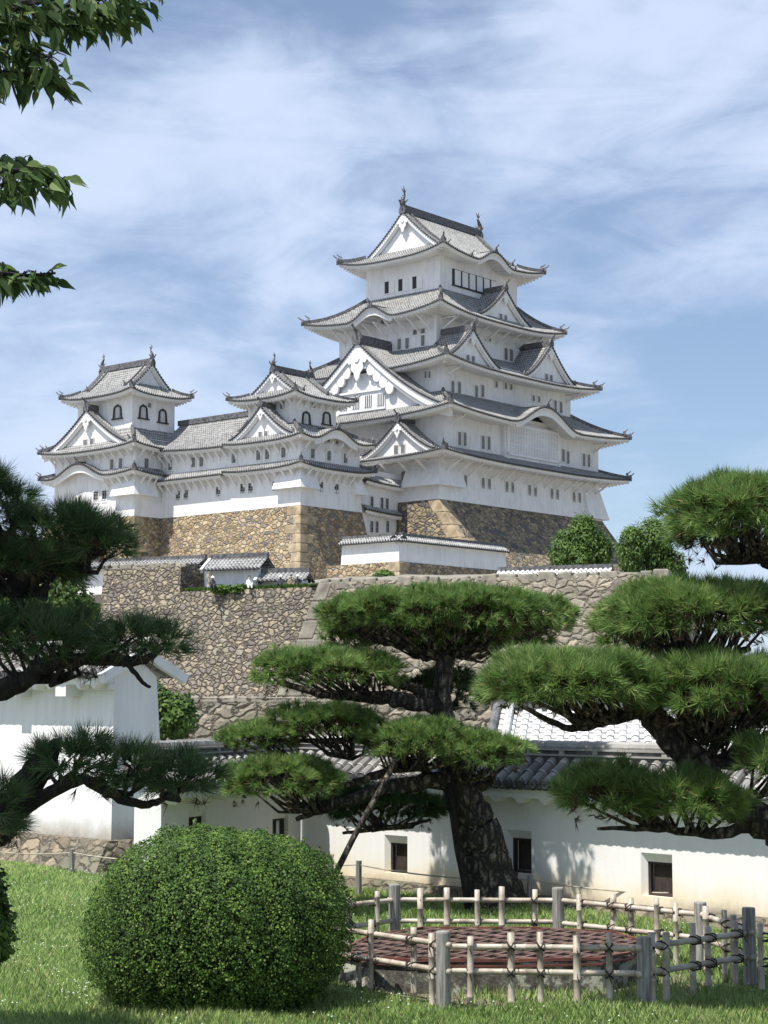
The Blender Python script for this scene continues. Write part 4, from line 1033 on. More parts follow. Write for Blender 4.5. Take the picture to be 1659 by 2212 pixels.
# low stone wall at the foot
oL = at(330, 1505, 104.0)
rock_solid('low_stone_wall', 'low pale stone wall with a mossy top at the foot of the tall retaining walls', (oL.x, oL.y), radians(-4), 24.0, 6.0, 3.05, -.5, .06, .1, 'stone_low', 'quoin_grey', coping=.12, seed=8, steps=3, kstep=20)
gb_ = root('grass_ledge', (0, 0, 0), 'x', 'x'); bpy.data.objects.remove(gb_)

# ================================================================ ROOFED WALLS ON THE TERRACE (castle frame)
def roofed_wall_part(mbp, mbt, we, T, L, zb, ze, zr, ov, tile=0, p=.34, fl=.0, back=True, cx=.45, hip0=0, hip1=0):
    """plaster slab with a two-slope tile roof; T(x, d): d=0 at the wall face, + into the back"""
    th = cx * 2
    A = [T(-fl, -fl), T(L, -fl), T(L, th), T(0, th)]; B_ = [T(0, 0), T(L, 0), T(L, th), T(0, th)]
    mbp.box8([(*A[0], zb), (*A[1], zb), (*A[2], zb), (*A[3], zb), (*B_[0], ze), (*B_[1], ze), (*B_[2], ze), (*B_[3], ze)], 0)
    D = ov + cx
    Tf = lambda x, d: T(x, -ov + d); zf_ = lambda x, d: ze + .05 + (zr - ze) * d / D
    panel(mbt, Tf, zf_, [(-.25 - 0, L + .25, lambda x: 0., lambda x: D)], rows=3, p=p)
    Tb = lambda x, d: T(x, th + ov - d)
    panel(mbt, Tb, zf_, [(-.25, L + .25, lambda x: 0., lambda x: D)], rows=3, p=p)
    mbt.bar((*T(-.25, cx), zr + .12), (*T(L + .25, cx), zr + .12), .34, .34, 2)
    eaves(we, Tf, L, lambda x, d: ze + .05, ov, .02, th=.22, raf=.55, rafters=False)
def finish_wall(name, label, cat, loc, rz, parts, tile='tile_far', plaster='plaster'):
    o = root(name, loc, label, cat, rz=rz)
    mbp = MB(plaster); mbt = MB(tile, 'tile_cap', 'ridge_tile'); we = MB('plaster_trim')
    for a in parts: roofed_wall_part(mbp, mbt, we, *a[0], **a[1])
    mbp.build('wall', o); r_ = mbt.build('roof', o); we.build('eaves', r_); return o
cl = (OX, OY, Z0)
ca0, cb0 = -22.86, -13.6
w1 = finish_wall('roofed_plaster_wall', 'bright white plaster wall turning a corner under a grey tiled cap, before the stone bases', 'plaster wall', cl, CR,
    [((lambda x, d: (ca0 + x, cb0 + d), 17.2, -9.0, -7.05, -6.45, .5), dict(fl=.15)),
     ((lambda x, d: (ca0 + d, cb0 + x), 7.3, -9.0, -7.05, -6.45, .5), dict(fl=.15))])
# small loop slots in the wall
mb = MB('window_slat')
for i in range(7): mb.box(ca0 + 2.0 + i * 2.1, cb0 - .03, -8.35, ca0 + 2.12 + i * 2.1, cb0 + .01, -8.1)
mb.build('loophole', w1)
batter('wall_footing', 'low footing of tan stones directly beneath the corner of the white roofed wall', (ca0 - .2, cb0 - .2, ca0 + 17.4, cb0 + 9), -9.0, -13, .10, .10, 'stone_tan', kstep=.9, cat='stone wall', steps=4)
# buttress on the left end
# tiled coping lying along the pale retaining wall
dxy = dR.normalized(); nrm = Vector((-dxy.y, dxy.x))
s0 = 14.0
cw_o = PR0 + dxy * 13.3 + nrm * 2.0
finish_wall('tiled_coping_wall', 'long low coping of pale grey tiles on top of the pale retaining wall', 'roofed wall', (cw_o.x, cw_o.y, 11.4), rzR,
    [((lambda x, d: (x, d), 8.0, 0, .32, .78, .35), dict(p=.36))], tile='tile_mortared')
# long dark roofed wall at the left
wo = Vector((xat(120, 152.0), 152.0))
finish_wall('roofed_plaster_wall', 'long low white wall under a dark tiled cap, half hidden by the upper left pine boughs', 'plaster wall', (wo.x, wo.y, 11.3), radians(-24),
    [((lambda x, d: (x, d), 14.2, -.5, 2.75, 3.35, .6), dict(cx=.6))], tile='tile')
def hut(name, label, u, v, Y, rz, L, D, zb, ze, zr, cat='gatehouse'):
    p = at(u, v, Y); o = root(name, (p.x, p.y, 0), label, cat, rz=rz)
    mbp = MB('plaster'); mbp.box(0, 0, zb, L, D, ze); 
    mbp.poly([(-.001, 0, ze), (-.001, D, ze), (-.001, D / 2, zr - .1)]); mbp.build('wall', o)
    mbt = MB('tile', 'tile_cap', 'ridge_tile'); we = MB('plaster_trim'); ov = .55; W_ = D / 2 + ov
    zf_ = lambda x, d: ze - .1 + (zr - ze + .1) * d / W_
    for T in ((lambda x, d: (x, -ov + d)), (lambda x, d: (x, D + ov - d))): panel(mbt, T, zf_, [(-.45, L + .4, lambda x: 0., lambda x: W_)], rows=3)
    mbt.bar((-.5, D / 2, zr + .15), (L + .4, D / 2, zr + .15), .35, .4, 2)
    for sd in (0, 1):
        y0_, y1_ = (-ov, D / 2) if sd == 0 else (D + ov, D / 2)
        we.bar((-.42, y0_, ze - .2), (-.42, y1_, zr - .05), .22, .35)
    eaves(we, lambda x, d: (x, -ov + d), L, lambda x, d: ze - .1, ov, .05, th=.2, rafters=False)
    r_ = mbt.build('roof', o); we.build('eaves', r_); return o
hut('gatehouse', 'tiny white gatehouse with a pale gable end on the grassy wall top', 452, 1240, 141.0, radians(-24), 4.4, 2.0, 11.2, 13.35, 14.25)
hut('low_shed', 'low tiled shed at the foot of the tan stone base, right of the tiny gatehouse', 566, 1255, 139.0, radians(-14), 3.3, 1.6, 11.2, 12.35, 12.95, 'shed')

# ================================================================ LONG PLASTER WALL WITH LOOPHOLES (near)
RZW = math.atan2(-.70, .714)
def near_roof(mbt, we, x0, x1, ze, zr, yf, yc, yb, pitch=.232, r=.078, seed=0, both=True):
    R = random.Random(seed); n = int((x1 - x0) / pitch)
    sl = []
    for (ya, yb2) in ((yf, yc), (yb, yc)) if both else ((yf, yc),):
        # pan tiles: shallow troughs
        for i in range(n):
            x = x0 + i * pitch
            for j in range(3):
                t0, t1 = j / 3, (j + 1) / 3
                y0_, y1_ = ya + (yb2 - ya) * t0, ya + (yb2 - ya) * t1; z0_, z1_ = ze + (zr - ze) * t0 + .025, ze + (zr - ze) * t1 - .005
                pts = [(x, .0), (x + pitch * .3, -.035), (x + pitch * .5, -.045), (x + pitch * .7, -.035), (x + pitch, 0)]
                for q in range(4):
                    fi = len(mbt.f); mbt.poly([(pts[q][0], y0_, z0_ + pts[q][1]), (pts[q + 1][0], y0_, z0_ + pts[q + 1][1]), (pts[q + 1][0], y1_, z1_ + pts[q + 1][1]), (pts[q][0], y1_, z1_ + pts[q][1])], 0)
                    mbt.uv[fi] = [(i + .1, j + .1 + 0), (i + .2, j + .1), (i + .2, j + .9), (i + .1, j + .9)]
        for i in range(n + 1):
            x = x0 + i * pitch
            for j in range(3):
                t0, t1 = j / 3, (j + 1) / 3 + .02
                dx0, dx1 = R.uniform(-.006, .006), R.uniform(-.006, .006); rr = r * R.uniform(.97, 1.04)
                p = Vector((x + dx0, ya + (yb2 - ya) * t0, ze + (zr - ze) * t0 + .045)); q = Vector((x + dx1, ya + (yb2 - ya) * t1, ze + (zr - ze) * t1 + .035))
                f0 = len(mbt.f)
                mbt.tube([p, p.lerp(q, .12), q], [rr * 1.05, rr, rr * .93], 10, 0)
                nf = len(mbt.f) - f0
                for q_ in range(nf):
                    m_ = len(mbt.f[f0 + q_])
                    if m_ == 4:
                        seg = 0 if q_ < 10 else 1
                        a, b_ = (0.03, .20) if seg == 0 else (.24, .98)
                        mbt.uv[f0 + q_] = [(i + .6, j + a), (i + .6, j + a), (i + .6, j + b_), (i + .6, j + b_)]
                    else: mbt.uv[f0 + q_] = [(i + .6, j + .6)] * m_
            # round end disc with a raised rim
            sg = -1 if ya < yb2 else 1
            mbt.tube([(x, ya + sg * .0, ze + .045), (x, ya + sg * .022, ze + .043)], [r * 1.12, r * 1.12], 14, 1)
            mbt.tube([(x, ya + sg * .022, ze + .043), (x, ya + sg * .030, ze + .043)], [r * .80, r * .74], 14, 2)
            mbt.tube([(x, ya + sg * .030, ze + .043), (x, ya + sg * .038, ze + .043)], [r * .35, r * .3], 8, 1)
            # eave tile lip between the discs
            if i < n: mbt.tube([(x + pitch * k / 5, ya + sg * .012, ze + .02 - .045 * sin(pi * k / 5)) for k in range(6)], .016, 6, 1)
    # layered ridge
    mbt.box(x0 - .06, yc - .13, zr - .02, x1 + .06, yc + .13, zr + .05, 2)
    mbt.box(x0 - .06, yc - .16, zr + .05, x1 + .06, yc + .16, zr + .075, 0)
    mbt.box(x0 - .06, yc - .12, zr + .075, x1 + .06, yc + .12, zr + .13, 2)
    mbt.box(x0 - .06, yc - .15, zr + .13, x1 + .06, yc + .15, zr + .155, 0)
    k = x0
    while k < x1:
        mbt.tube([(k, yc, zr + .19), (k + .29, yc, zr + .185)], [.085, .078], 10, 0); 
        if int((k - x0) / .3) % 2 == 0: mbt.box(k, yc - .14, zr + .055, k + .09, yc + .14, zr + .135, 0)
        k += .30
    # scalloped plaster under the tiles
    i = 0
    x = x0
    while x < x1 - pitch:
        we.box8([(x, yf + .06, ze - .16), (x + pitch, yf + .06, ze - .16), (x + pitch, .02, ze - .15), (x, .02, ze - .15), (x, yf + .04, ze - .035), (x + pitch, yf + .04, ze - .035), (x + pitch, .02, ze + .1), (x, .02, ze + .1)])
        i_ = len(we.v)
        a = [(x + .02, yf + .07, ze - .158), (x + pitch - .02, yf + .07, ze - .158), (x + pitch * .5, yf + .09, ze - .245)]; b_ = [(p_[0], .02, p_[2]) for p_ in a]
        if int((x - x0) / pitch) % 2 == 0:
            we.poly(a); we.poly([a[0], a[2], b_[2], b_[0]]); we.poly([a[2], a[1], b_[1], b_[2]])
        x += pitch
def loop_wall(mbw, mbd, L0, L1, holes, zb, zt, th=.46):
    """plaster slab with real splayed openings; holes: (xc, w, z0, z1)"""
    xs = L0
    holes = sorted(holes)
    for xc, w, z0_, z1_ in holes:
        a, b_ = xc - w / 2, xc + w / 2; sa = a - .07; st = z1_ + .12
        mbw.box(xs, 0, zb, sa, th, zt)
        mbw.box(sa, 0, zb, b_, th, z0_); mbw.box(sa, 0, st, b_, th, zt)
        # splayed left jamb and head, reveals further in
        yi = .07
        mbw.box8([(sa, 0, z0_), (sa + .001, 0, z0_), (a, yi, z0_), (sa, yi, z0_), (sa, 0, st), (sa + .001, 0, st), (a, yi, st), (sa, yi, st)])
        mbw.box(sa, yi, z0_, a, th, st)
        mbw.poly([(sa, 0, st), (b_, 0, st), (b_, yi, z1_), (a, yi, z1_)]); mbw.box(a, yi, z1_, b_, th, st)
        xs = b_
        f = .035
        mbd.box(a, yi + .01, z0_, a + f, yi + .08, z1_); mbd.box(b_ - f, yi + .01, z0_, b_, yi + .08, z1_); mbd.box(a + f, yi + .01, z1_ - f, b_ - f, yi + .08, z1_); mbd.box(a + f, yi + .01, z0_, b_ - f, yi + .08, z0_ + f)
        mbd.box(a + f, yi + .09, z0_ + f, a + (b_ - a) * .74, yi + .12, z1_ - f)
    mbw.box(xs, 0, zb, L1, th, zt)
m_simple('brown_wood', (0.045, 0.032, 0.025), 0.8, 0.3, 4, stretch=(8, 8, 1))
def tx(u, P, d):   # where the sight line of column u meets the wall plan line
    k = (u - CX) / FPX; return (k * P[1] - P[0]) / (d[0] - k * d[1])
P_ = (-.855, 28.98); dW = (.714, -.70)
crn = Vector((-1.35, 29.47)); t_c = -.693
dob = root('loophole_wall', (crn.x, crn.y, 0), 'cream stained plaster wall with square loopholes and grey round-tiled cap behind the centre pine', 'plaster wall', rz=RZW)
mbw = MB('plaster_near'); mbd = MB('brown_wood')
hl = []
for (ul, ur, zt_, zb_) in ((833, 872, .76, .30), (1092, 1135, .97, .47), (1379, 1433, .78, .32)):
    xa_, xb_ = tx(ul, P_, dW) - t_c, tx(ur, P_, dW) - t_c
    hl.append(((xa_ + xb_) / 2 + .06, xb_ - xa_ + .03, zb_, zt_))
loop_wall(mbw, mbd, 0.0, 10.6, hl, .18, 1.66)
wo_ = mbw.build('wall', dob); mbd.build('opening_frame', dob)
mbt = MB('tile_near', 'tile_cap', 'ridge_tile'); we = MB('plaster_trim')
near_roof(mbt, we, -.35, 10.8, 1.74, 2.13, -.34, .23, .80, seed=3)
r_ = mbt.build('roof', dob, smooth=False); we.build('eaves', r_)
mbf = MB('stone_foot'); mbf.box8([(-.2, -.42, -.1), (10.8, -.42, -.1), (10.8, .5, -.1), (-.2, .5, -.1), (-.1, -.2, .19), (10.8, -.2, .19), (10.8, .5, .19), (-.1, .5, .19)]); mbf.build('footing', dob)
# the stretch coming back towards the viewer at the left
d2 = Vector((1.64, 3.4)).normalized(); e2 = crn - d2 * 4.25
dob2 = root('loophole_wall', (e2.x, e2.y, 0), 'shaded grey-white return of the loophole wall above the clipped bush', 'plaster wall', rz=math.atan2(d2.y, d2.x))
mbw = MB('plaster_near'); mbd = MB('brown_wood'); P2 = (e2.x, e2.y); dd2 = (d2.x, d2.y); hl = []
for (ul, ur, zt_, zb_) in ((419, 449, 1.26, .8), (597, 625, 1.08, .62)):
    xa_, xb_ = tx(ul, P2, dd2), tx(ur, P2, dd2); hl.append(((xa_ + xb_) / 2, min(.62, xb_ - xa_ + .02), zb_, zt_))
loop_wall(mbw, mbd, 0.0, 4.2, hl, .18, 1.66)
mbw.build('wall', dob2); mbd.build('opening_frame', dob2)
mbt = MB('tile_near', 'tile_cap', 'ridge_tile'); we = MB('plaster_trim')
near_roof(mbt, we, -.1, 4.1, 1.74, 2.13, -.34, .23, .80, seed=5)
r_ = mbt.build('roof', dob2); we.build('eaves', r_)
mbf = MB('stone_foot'); mbf.box8([(-.2, -.42, -.1), (3.9, -.42, -.1), (3.9, .5, -.1), (-.2, .5, -.1), (-.2, -.2, .19), (3.9, -.2, .19), (3.9, .5, .19), (-.2, .5, .19)]); mbf.build('footing', dob2)

# ================================================================ TALL PLASTER WALL AT LEFT
lw = root('tall_plaster_wall', (-4.85, 31.8, 0), 'tall thick white wall with a tiled gable end and grimy foot at the far left', 'plaster wall', rz=RZW)
mb = MB('plaster_grimy'); mb.box8([(-13, -.10, .5), (.14, -.10, .5), (.14, 1.1, .5), (-13, 1.1, .5), (-13, .02, 3.4), (0, .02, 3.4), (0, .98, 3.4), (-13, .98, 3.4)])
mb.poly([(0, .02, 3.4), (0, .98, 3.4), (0, .5, 3.78)]); mb.build('wall', lw)
mbt = MB('tile_near', 'tile_cap', 'ridge_tile'); we = MB('plaster_trim')
near_roof(mbt, we, -13, .22, 3.42, 3.84, -.42, .5, 1.42, seed=9)
we.bar((.24, -.46, 3.36), (.24, .5, 3.84), .12, .17); we.bar((.24, 1.46, 3.36), (.24, .5, 3.84), .12, .17)
for x in (-1.1, -2.7, -4.3, -5.9): we.box(x - .16, -.36, 3.05, x + .16, .05, 3.30)
we.box(-13, -.10, 3.16, .05, .03, 3.27)
r_ = mbt.build('roof', lw); we.build('eaves', r_)
mbf = MB('stone_foot'); mbf.box8([(-13, -.75, -.1), (.5, -.75, -.1), (.5, 1.3, -.1), (-13, 1.3, -.1), (-13, -.3, .52), (.3, -.3, .52), (.3, 1.2, .52), (-13, 1.2, .52)]); mbf.build('footing', lw)

# ================================================================ BRIGHT ROOF BEYOND THE WALL (right of the centre pine)
br = at(1050, 1560, 38.0)
bo = root('storehouse', (br.x, br.y, 0), 'long low building whose brightly mortared tile roof shows between the pines', 'building', rz=radians(-9))
mb = MB('plaster'); mb.box(0.3, .6, 0, 9, 3.8, 1.75); mb.build('wall', bo)
mbt = MB('tile_mortared', 'tile_cap', 'ridge_tile')
zb_f = lambda x, d: 1.82 + .98 * d / 2.2
panel(mbt, lambda x, d: (x, d), zb_f, [(0, 9.2, lambda x: 0., lambda x: 2.2)], rows=5, p=.27, rh=.07, capr=.08, vs=.26)
panel(mbt, lambda x, d: (x, 4.4 - d), zb_f, [(0, 9.2, lambda x: 0., lambda x: 2.2)], rows=5, p=.27, rh=.07, capr=.08, vs=.26)
mbt.bar((-.1, 2.2, 2.9), (9.3, 2.2, 2.9), .3, .3, 2); mbt.tube([(.05, .0, 1.93), (.05, 2.2, 2.9)], .1, 8, 2); mbt.tube([(.35, .0, 1.93), (.35, 2.2, 2.9)], .1, 8, 0)
mbt.build('roof', bo)
# ================================================================ WELL COVER AND BAMBOO FENCE
def Q6(x, y): return 658.3 + .6031 * x, 1783 + .6031 * y
lidz = .36
lp = [gnd(u, v, lidz) for u, v in ((740, 2050), (800, 2017), (918, 2001), (1170, 2002), (1330, 2011), (1406, 2036), (1360, 2055), (1297, 2066), (1120, 2071), (900, 2070), (800, 2064))]
wc = sum((Vector((p.x, p.y, 0)) for p in lp), Vector()) / len(lp)
wl = root('covered_well', (wc.x, wc.y, 0), 'low stone-rimmed well closed with a rusty red metal lattice inside the bamboo fence', 'well')
mb = MB('kerb_stone'); mb2 = MB('red_rim'); N = len(lp)
def off(p, s): return Vector((wc.x + (p.x - wc.x) * s, wc.y + (p.y - wc.y) * s, 0)) - wc
for i in range(N):
    a, b_ = lp[i], lp[(i + 1) % N]
    A0, B0, A1, B1 = off(a, 1.03), off(b_, 1.03), off(a, .86), off(b_, .86); A2, B2 = off(a, .995), off(b_, .995)
    # leave out every hair of overlap between rim stones
    mb.box8([(*A0.xy, -.05), (*B0.xy, -.05), (*B1.xy, -.05), (*A1.xy, -.05), (*A2.xy, lidz - .045), (*B2.xy, lidz - .045), (*B1.xy, lidz - .045), (*A1.xy, lidz - .045)])
    mb2.bar((*off(a, 1.0).xy, lidz - .02), (*off(b_, 1.0).xy, lidz - .015), .03, .03); mb2.bar((*off(a, 1.012).xy, lidz - .075), (*off(b_, 1.012).xy, lidz - .075), .022, .022)
ko = mb.build('stone_rim', wl); mb2.build('lid_frame', wl)
mb = MB('rust')
pl = [(p - wc).xy for p in [off(p, .985) + wc for p in lp]]
mb.poly([(*p, lidz - .04) for p in pl])
def clip(c0, dr):
    ts = []
    for i in range(N):
        p, q = pl[i], pl[(i + 1) % N]; e = q - p; den = dr.x * e.y - dr.y * e.x
        if abs(den) < 1e-9: continue
        w_ = p - c0; t = (w_.x * e.y - w_.y * e.x) / den; s_ = (w_.x * dr.y - w_.y * dr.x) / den
        if 0 <= s_ < 1: ts.append(t)
    return (min(ts), max(ts)) if len(ts) >= 2 else None
mb2_ = MB('rust_bar')
for ang, h in ((radians(52), -.022), (radians(-40), -.010)):
    dr = Vector((cos(ang), sin(ang))); nr = Vector((-dr.y, dr.x))
    for k in range(-14, 15):
        c0 = nr * (k * .17 if ang > 0 else k * .30); r_ = clip(c0, dr)
        if r_: mb2_.bar((*(c0 + dr * r_[0]), lidz + h), (*(c0 + dr * r_[1]), lidz + h), .026, .018)
ll_ = mb.build('lid_plate', wl); mb2_.build('lattice', wl)

fence = root('bamboo_fence', (wc.x, wc.y, 0), 'knee-high fence of tied bamboo rails and posts surrounding the covered well', 'bamboo fence')
def GP(u, d): return Vector((xat(u, d), d))
corners = [GP(700, 18.9), GP(955.6, 17.55), GP(1378, 17.35), GP(1604, 18.55), GP(1500, 20.05), GP(1201, 21.35), GP(853, 21.55), GP(700, 20.6)]
rr_ = random.Random(5)
def Fl(p): return (p.x - wc.x, p.y - wc.y)
def bamboo(mb, a, b_, r, seed=0):
    a = Vector(a); b_ = Vector(b_); L = (b_ - a).length; R = random.Random(seed); pts = [a]; rad = [r]; d = R.uniform(.08, .2)
    while d < L - .03:
        c_ = a.lerp(b_, d / L)
        pts += [a.lerp(b_, (d - .008) / L), c_, a.lerp(b_, (d + .008) / L)]; rad += [r * .97, r * 1.13, r * .97]; d += R.uniform(.20, .30)
    pts.append(b_); rad.append(r * .96); mb.tube(pts, rad, 10)
nodes = []
for i in range(len(corners)):
    a, b_ = corners[i], corners[(i + 1) % len(corners)]
    for z_ in (.365, .615):
        mb = MB('bamboo'); e = (b_ - a).normalized() * .09
        A = Vector((*Fl(a - e), z_ + rr_.uniform(-.012, .012))); B_ = Vector((*Fl(b_ + e), z_ + rr_.uniform(-.012, .012)))
        bamboo(mb, A, B_, .030, i); mb.build('rail', fence, smooth=True)
        # black cord ties
    L = (b_ - a).length
def lash(p, dirv, z_):
    mb = MB('rope_black'); x, y = Fl(p); n = Vector((-dirv.y, dirv.x))
    for s_ in (-1, 1):
        c_ = [(x + dirv.x * k * s_ * .036 + n.x * q, y + dirv.y * k * s_ * .036 + n.y * q, z_ + k * .04) for k, q in ((-1, .0), (-.8, .045), (0, .07), (.8, .045), (1, 0), (.8, -.045), (0, -.07), (-.8, -.045), (-1, 0))]
        mb.tube(c_, .0075, 5)
    mb.tube([(x, y, z_), (x - n.x * .08, y - n.y * .08, z_ - .02), (x - n.x * .09 + .02, y - n.y * .09, z_ - .075)], .005, 4)
    mb.build('tie', fence)
def seg_point(u, i):
    a, b_ = corners[i], corners[(i + 1) % len(corners)]; d = b_ - a; k = (u - CX) / FPX
    t = (k * a.y - a.x) / (d.x - k * d.y); return a + d * t, d.normalized()
def post(p, h, r, mat='bamboo', name='bamboo_post', tilt=0):
    mb = MB(mat); x, y = Fl(p); dx, dy = rr_.uniform(-.012, .012), rr_.uniform(-.012, .012)
    if mat == 'bamboo': bamboo(mb, (x, y, -.05), (x + dx, y + dy, h), r, int(p.x * 977) % 1000)
    else: mb.tube([(x, y, -.05), (x + dx, y, h * .5), (x + dx, y, h - .015), (x + dx, y, h)], [r, r * .98, r * .97, r * .9], 14)
    mb.build(name, fence, smooth=(mat == 'bamboo'))
lists = {0: [(765, .70), (806, .76), (887, .74), (937, .71)], 1: [(1012, .71), (1098, .75), (1161, .75), (1238, .72), (1306, .74)],
         2: [(1389, .76), (1419, .73), (1488, .78), (1518, .74)], 3: [(1556, .78)], 4: [(1412, .72), (1451, .74)],
         5: [(1046 + 0, 0)], 6: []}
lists = {0: [(771, .42), (806, .77), (887, .74), (937, .72)], 1: [(1012, .71), (1098, .74), (1161, .75), (1238, .73), (1306, .75)],
         2: [(1389, .76), (1419, .74), (1488, .78), (1521, .72), (1578, .74)], 3: [(1635, .75), (1577, .74), (1557, .76), (1520, .74)],
         4: [(1451, .72), (1412, .75), (1350, .72), (1311, .74), (1249, .72)], 5: [(1148, .74), (1079, .78), (1028, .74), (963, .76), (908, .75)], 6: [(809, .74), (760, .7)]}
for i, L in lists.items():
    for u, h in L:
        p, dr = seg_point(u, i); n = Vector((-dr.y, dr.x))
        sd = rr_.choice((-1, 1)) * .038
        p2 = p + n * sd
        post(p2, h, .032 if rr_.random() < .6 else .037)
        for z_ in (.365, .615):
            if z_ < h: lash(p, dr, z_)
for i, h in ((1, .75), (2, .72), (3, .86), (4, .75), (5, .77), (6, .79)):
    post(corners[i] , h, .072, 'grey_post', 'wooden_post')
    d_ = (corners[(i + 1) % 8] - corners[i]).normalized()

# rope fence along the foot of the walls
rf = root('rope_fence', (0, 27, 0), 'thin rope on short weathered stakes running along the foot of the plaster walls', 'rope fence')
rp = []
for k, (u, Y, h) in enumerate(((-60, 32.2, .42), (165, 31.0, .42), (400, 29.6, .45), (775, 27.0, .58), (1140, 25.6, .5), (1513, 24.3, .46), (1760, 23.0, .46))):
    x = xat(u, Y); rp.append((x, Y - 27, h - .06))
    mb = MB('grey_post'); mb.tube([(x, Y - 27, -.05), (x + .005, Y - 27, h)], [.05, .046], 9); mb.build('stake', rf)
mb = MB('rope')
for a, b_ in zip(rp[:-1], rp[1:]):
    A = Vector(a); B_ = Vector(b_); pts = []
    for i in range(9):
        t = i / 8; q = A.lerp(B_, t); q.z -= .07 * 4 * t * (1 - t); pts.append(q)
    mb.tube(pts, .011, 6)
mb.build('rope', rf)

# ================================================================ FOLIAGE TOOLS
def tufts(C, D, nn, length, width, seed, spread=(.18, .95), curl=.12):
    """needles: C (N,3) shoot points, D (N,3) unit directions -> (N*nn,3,3) triangles and per-needle shoot index"""
    R = np.random.default_rng(seed); N = len(C); C = np.repeat(C, nn, 0); D = np.repeat(D, nn, 0); M = len(C)
    rv = R.normal(size=(M, 3)); rv -= (rv * D).sum(1)[:, None] * D; rv /= np.linalg.norm(rv, axis=1)[:, None] + 1e-9
    ang = R.uniform(spread[0], spread[1], M)[:, None]
    nd_ = D * np.cos(ang) + rv * np.sin(ang); L = (length * R.uniform(.75, 1.15, M))[:, None]
    b = C + D * (R.uniform(-.35, .15, M)[:, None] * length * .6)
    tip = b + nd_ * L; tip[:, 2] -= (curl * L[:, 0]) * R.uniform(0, 1, M)
    s = np.cross(nd_, R.normal(size=(M, 3))); s /= np.linalg.norm(s, axis=1)[:, None] + 1e-9; s *= width / 2
    P = np.stack([b - s, b + s, tip], 1)
    return P, np.repeat(np.arange(N), nn)
def unit(v): return v / (np.linalg.norm(v, axis=1)[:, None] + 1e-9)
def pad_shoots(c, rx, ry, rz, nclump, per, cr, seed, under=.10, tilt=0.0):
    R = np.random.default_rng(seed); P = []; D = []; CC = []
    for k in range(nclump):
        r = sqrt((k + .5) / nclump) * .97; a = k * 2.39996 + R.uniform(-.3, .3)
        x, y = r * cos(a), r * sin(a); dome = sqrt(max(0, 1 - r * r))
        jx, jy = R.normal() * .055, R.normal() * .06; cc = np.array([c[0] + (x + jx) * rx, c[1] + (y + jy) * ry, c[2] + rz * (dome ** .8 - .25) * R.uniform(.55, 1.08) + x * rx * tilt])
        if R.random() < .10 and r > .3: R.uniform(0, 1, 3); continue
        CC.append((cc, x, y)); n = per
        cz = R.uniform(-.12, 1, n) ** 1; th = R.uniform(0, 2 * pi, n); sr = np.sqrt(np.maximum(0, 1 - cz ** 2))
        d = np.stack([sr * np.cos(th), sr * np.sin(th), cz], 1)
        k_ = cr * R.uniform(.65, 1.3)
        p = cc + d * np.array([k_, k_, k_ * .62]) * (R.uniform(.55, 1.0, n)[:, None])
        dd = d * .75 + np.array([x * .5, y * .5, .75]) + R.normal(size=(n, 3)) * .18
        P.append(p); D.append(unit(dd))
    # ragged skirts hanging at the rim
    n = int(nclump * per * under); th = R.uniform(0, 2 * pi, n); r = R.uniform(.8, 1.06, n)
    p = np.stack([c[0] + rx * r * np.cos(th), c[1] + ry * r * np.sin(th), c[2] + rz * R.uniform(-.35, .1, n) + rx * np.cos(th) * tilt], 1)
    P.append(p); D.append(unit(np.stack([np.cos(th) * 1.0, np.sin(th) * 1.0, R.uniform(-.25, .55, n)], 1)))
    return np.concatenate(P), np.concatenate(D), CC
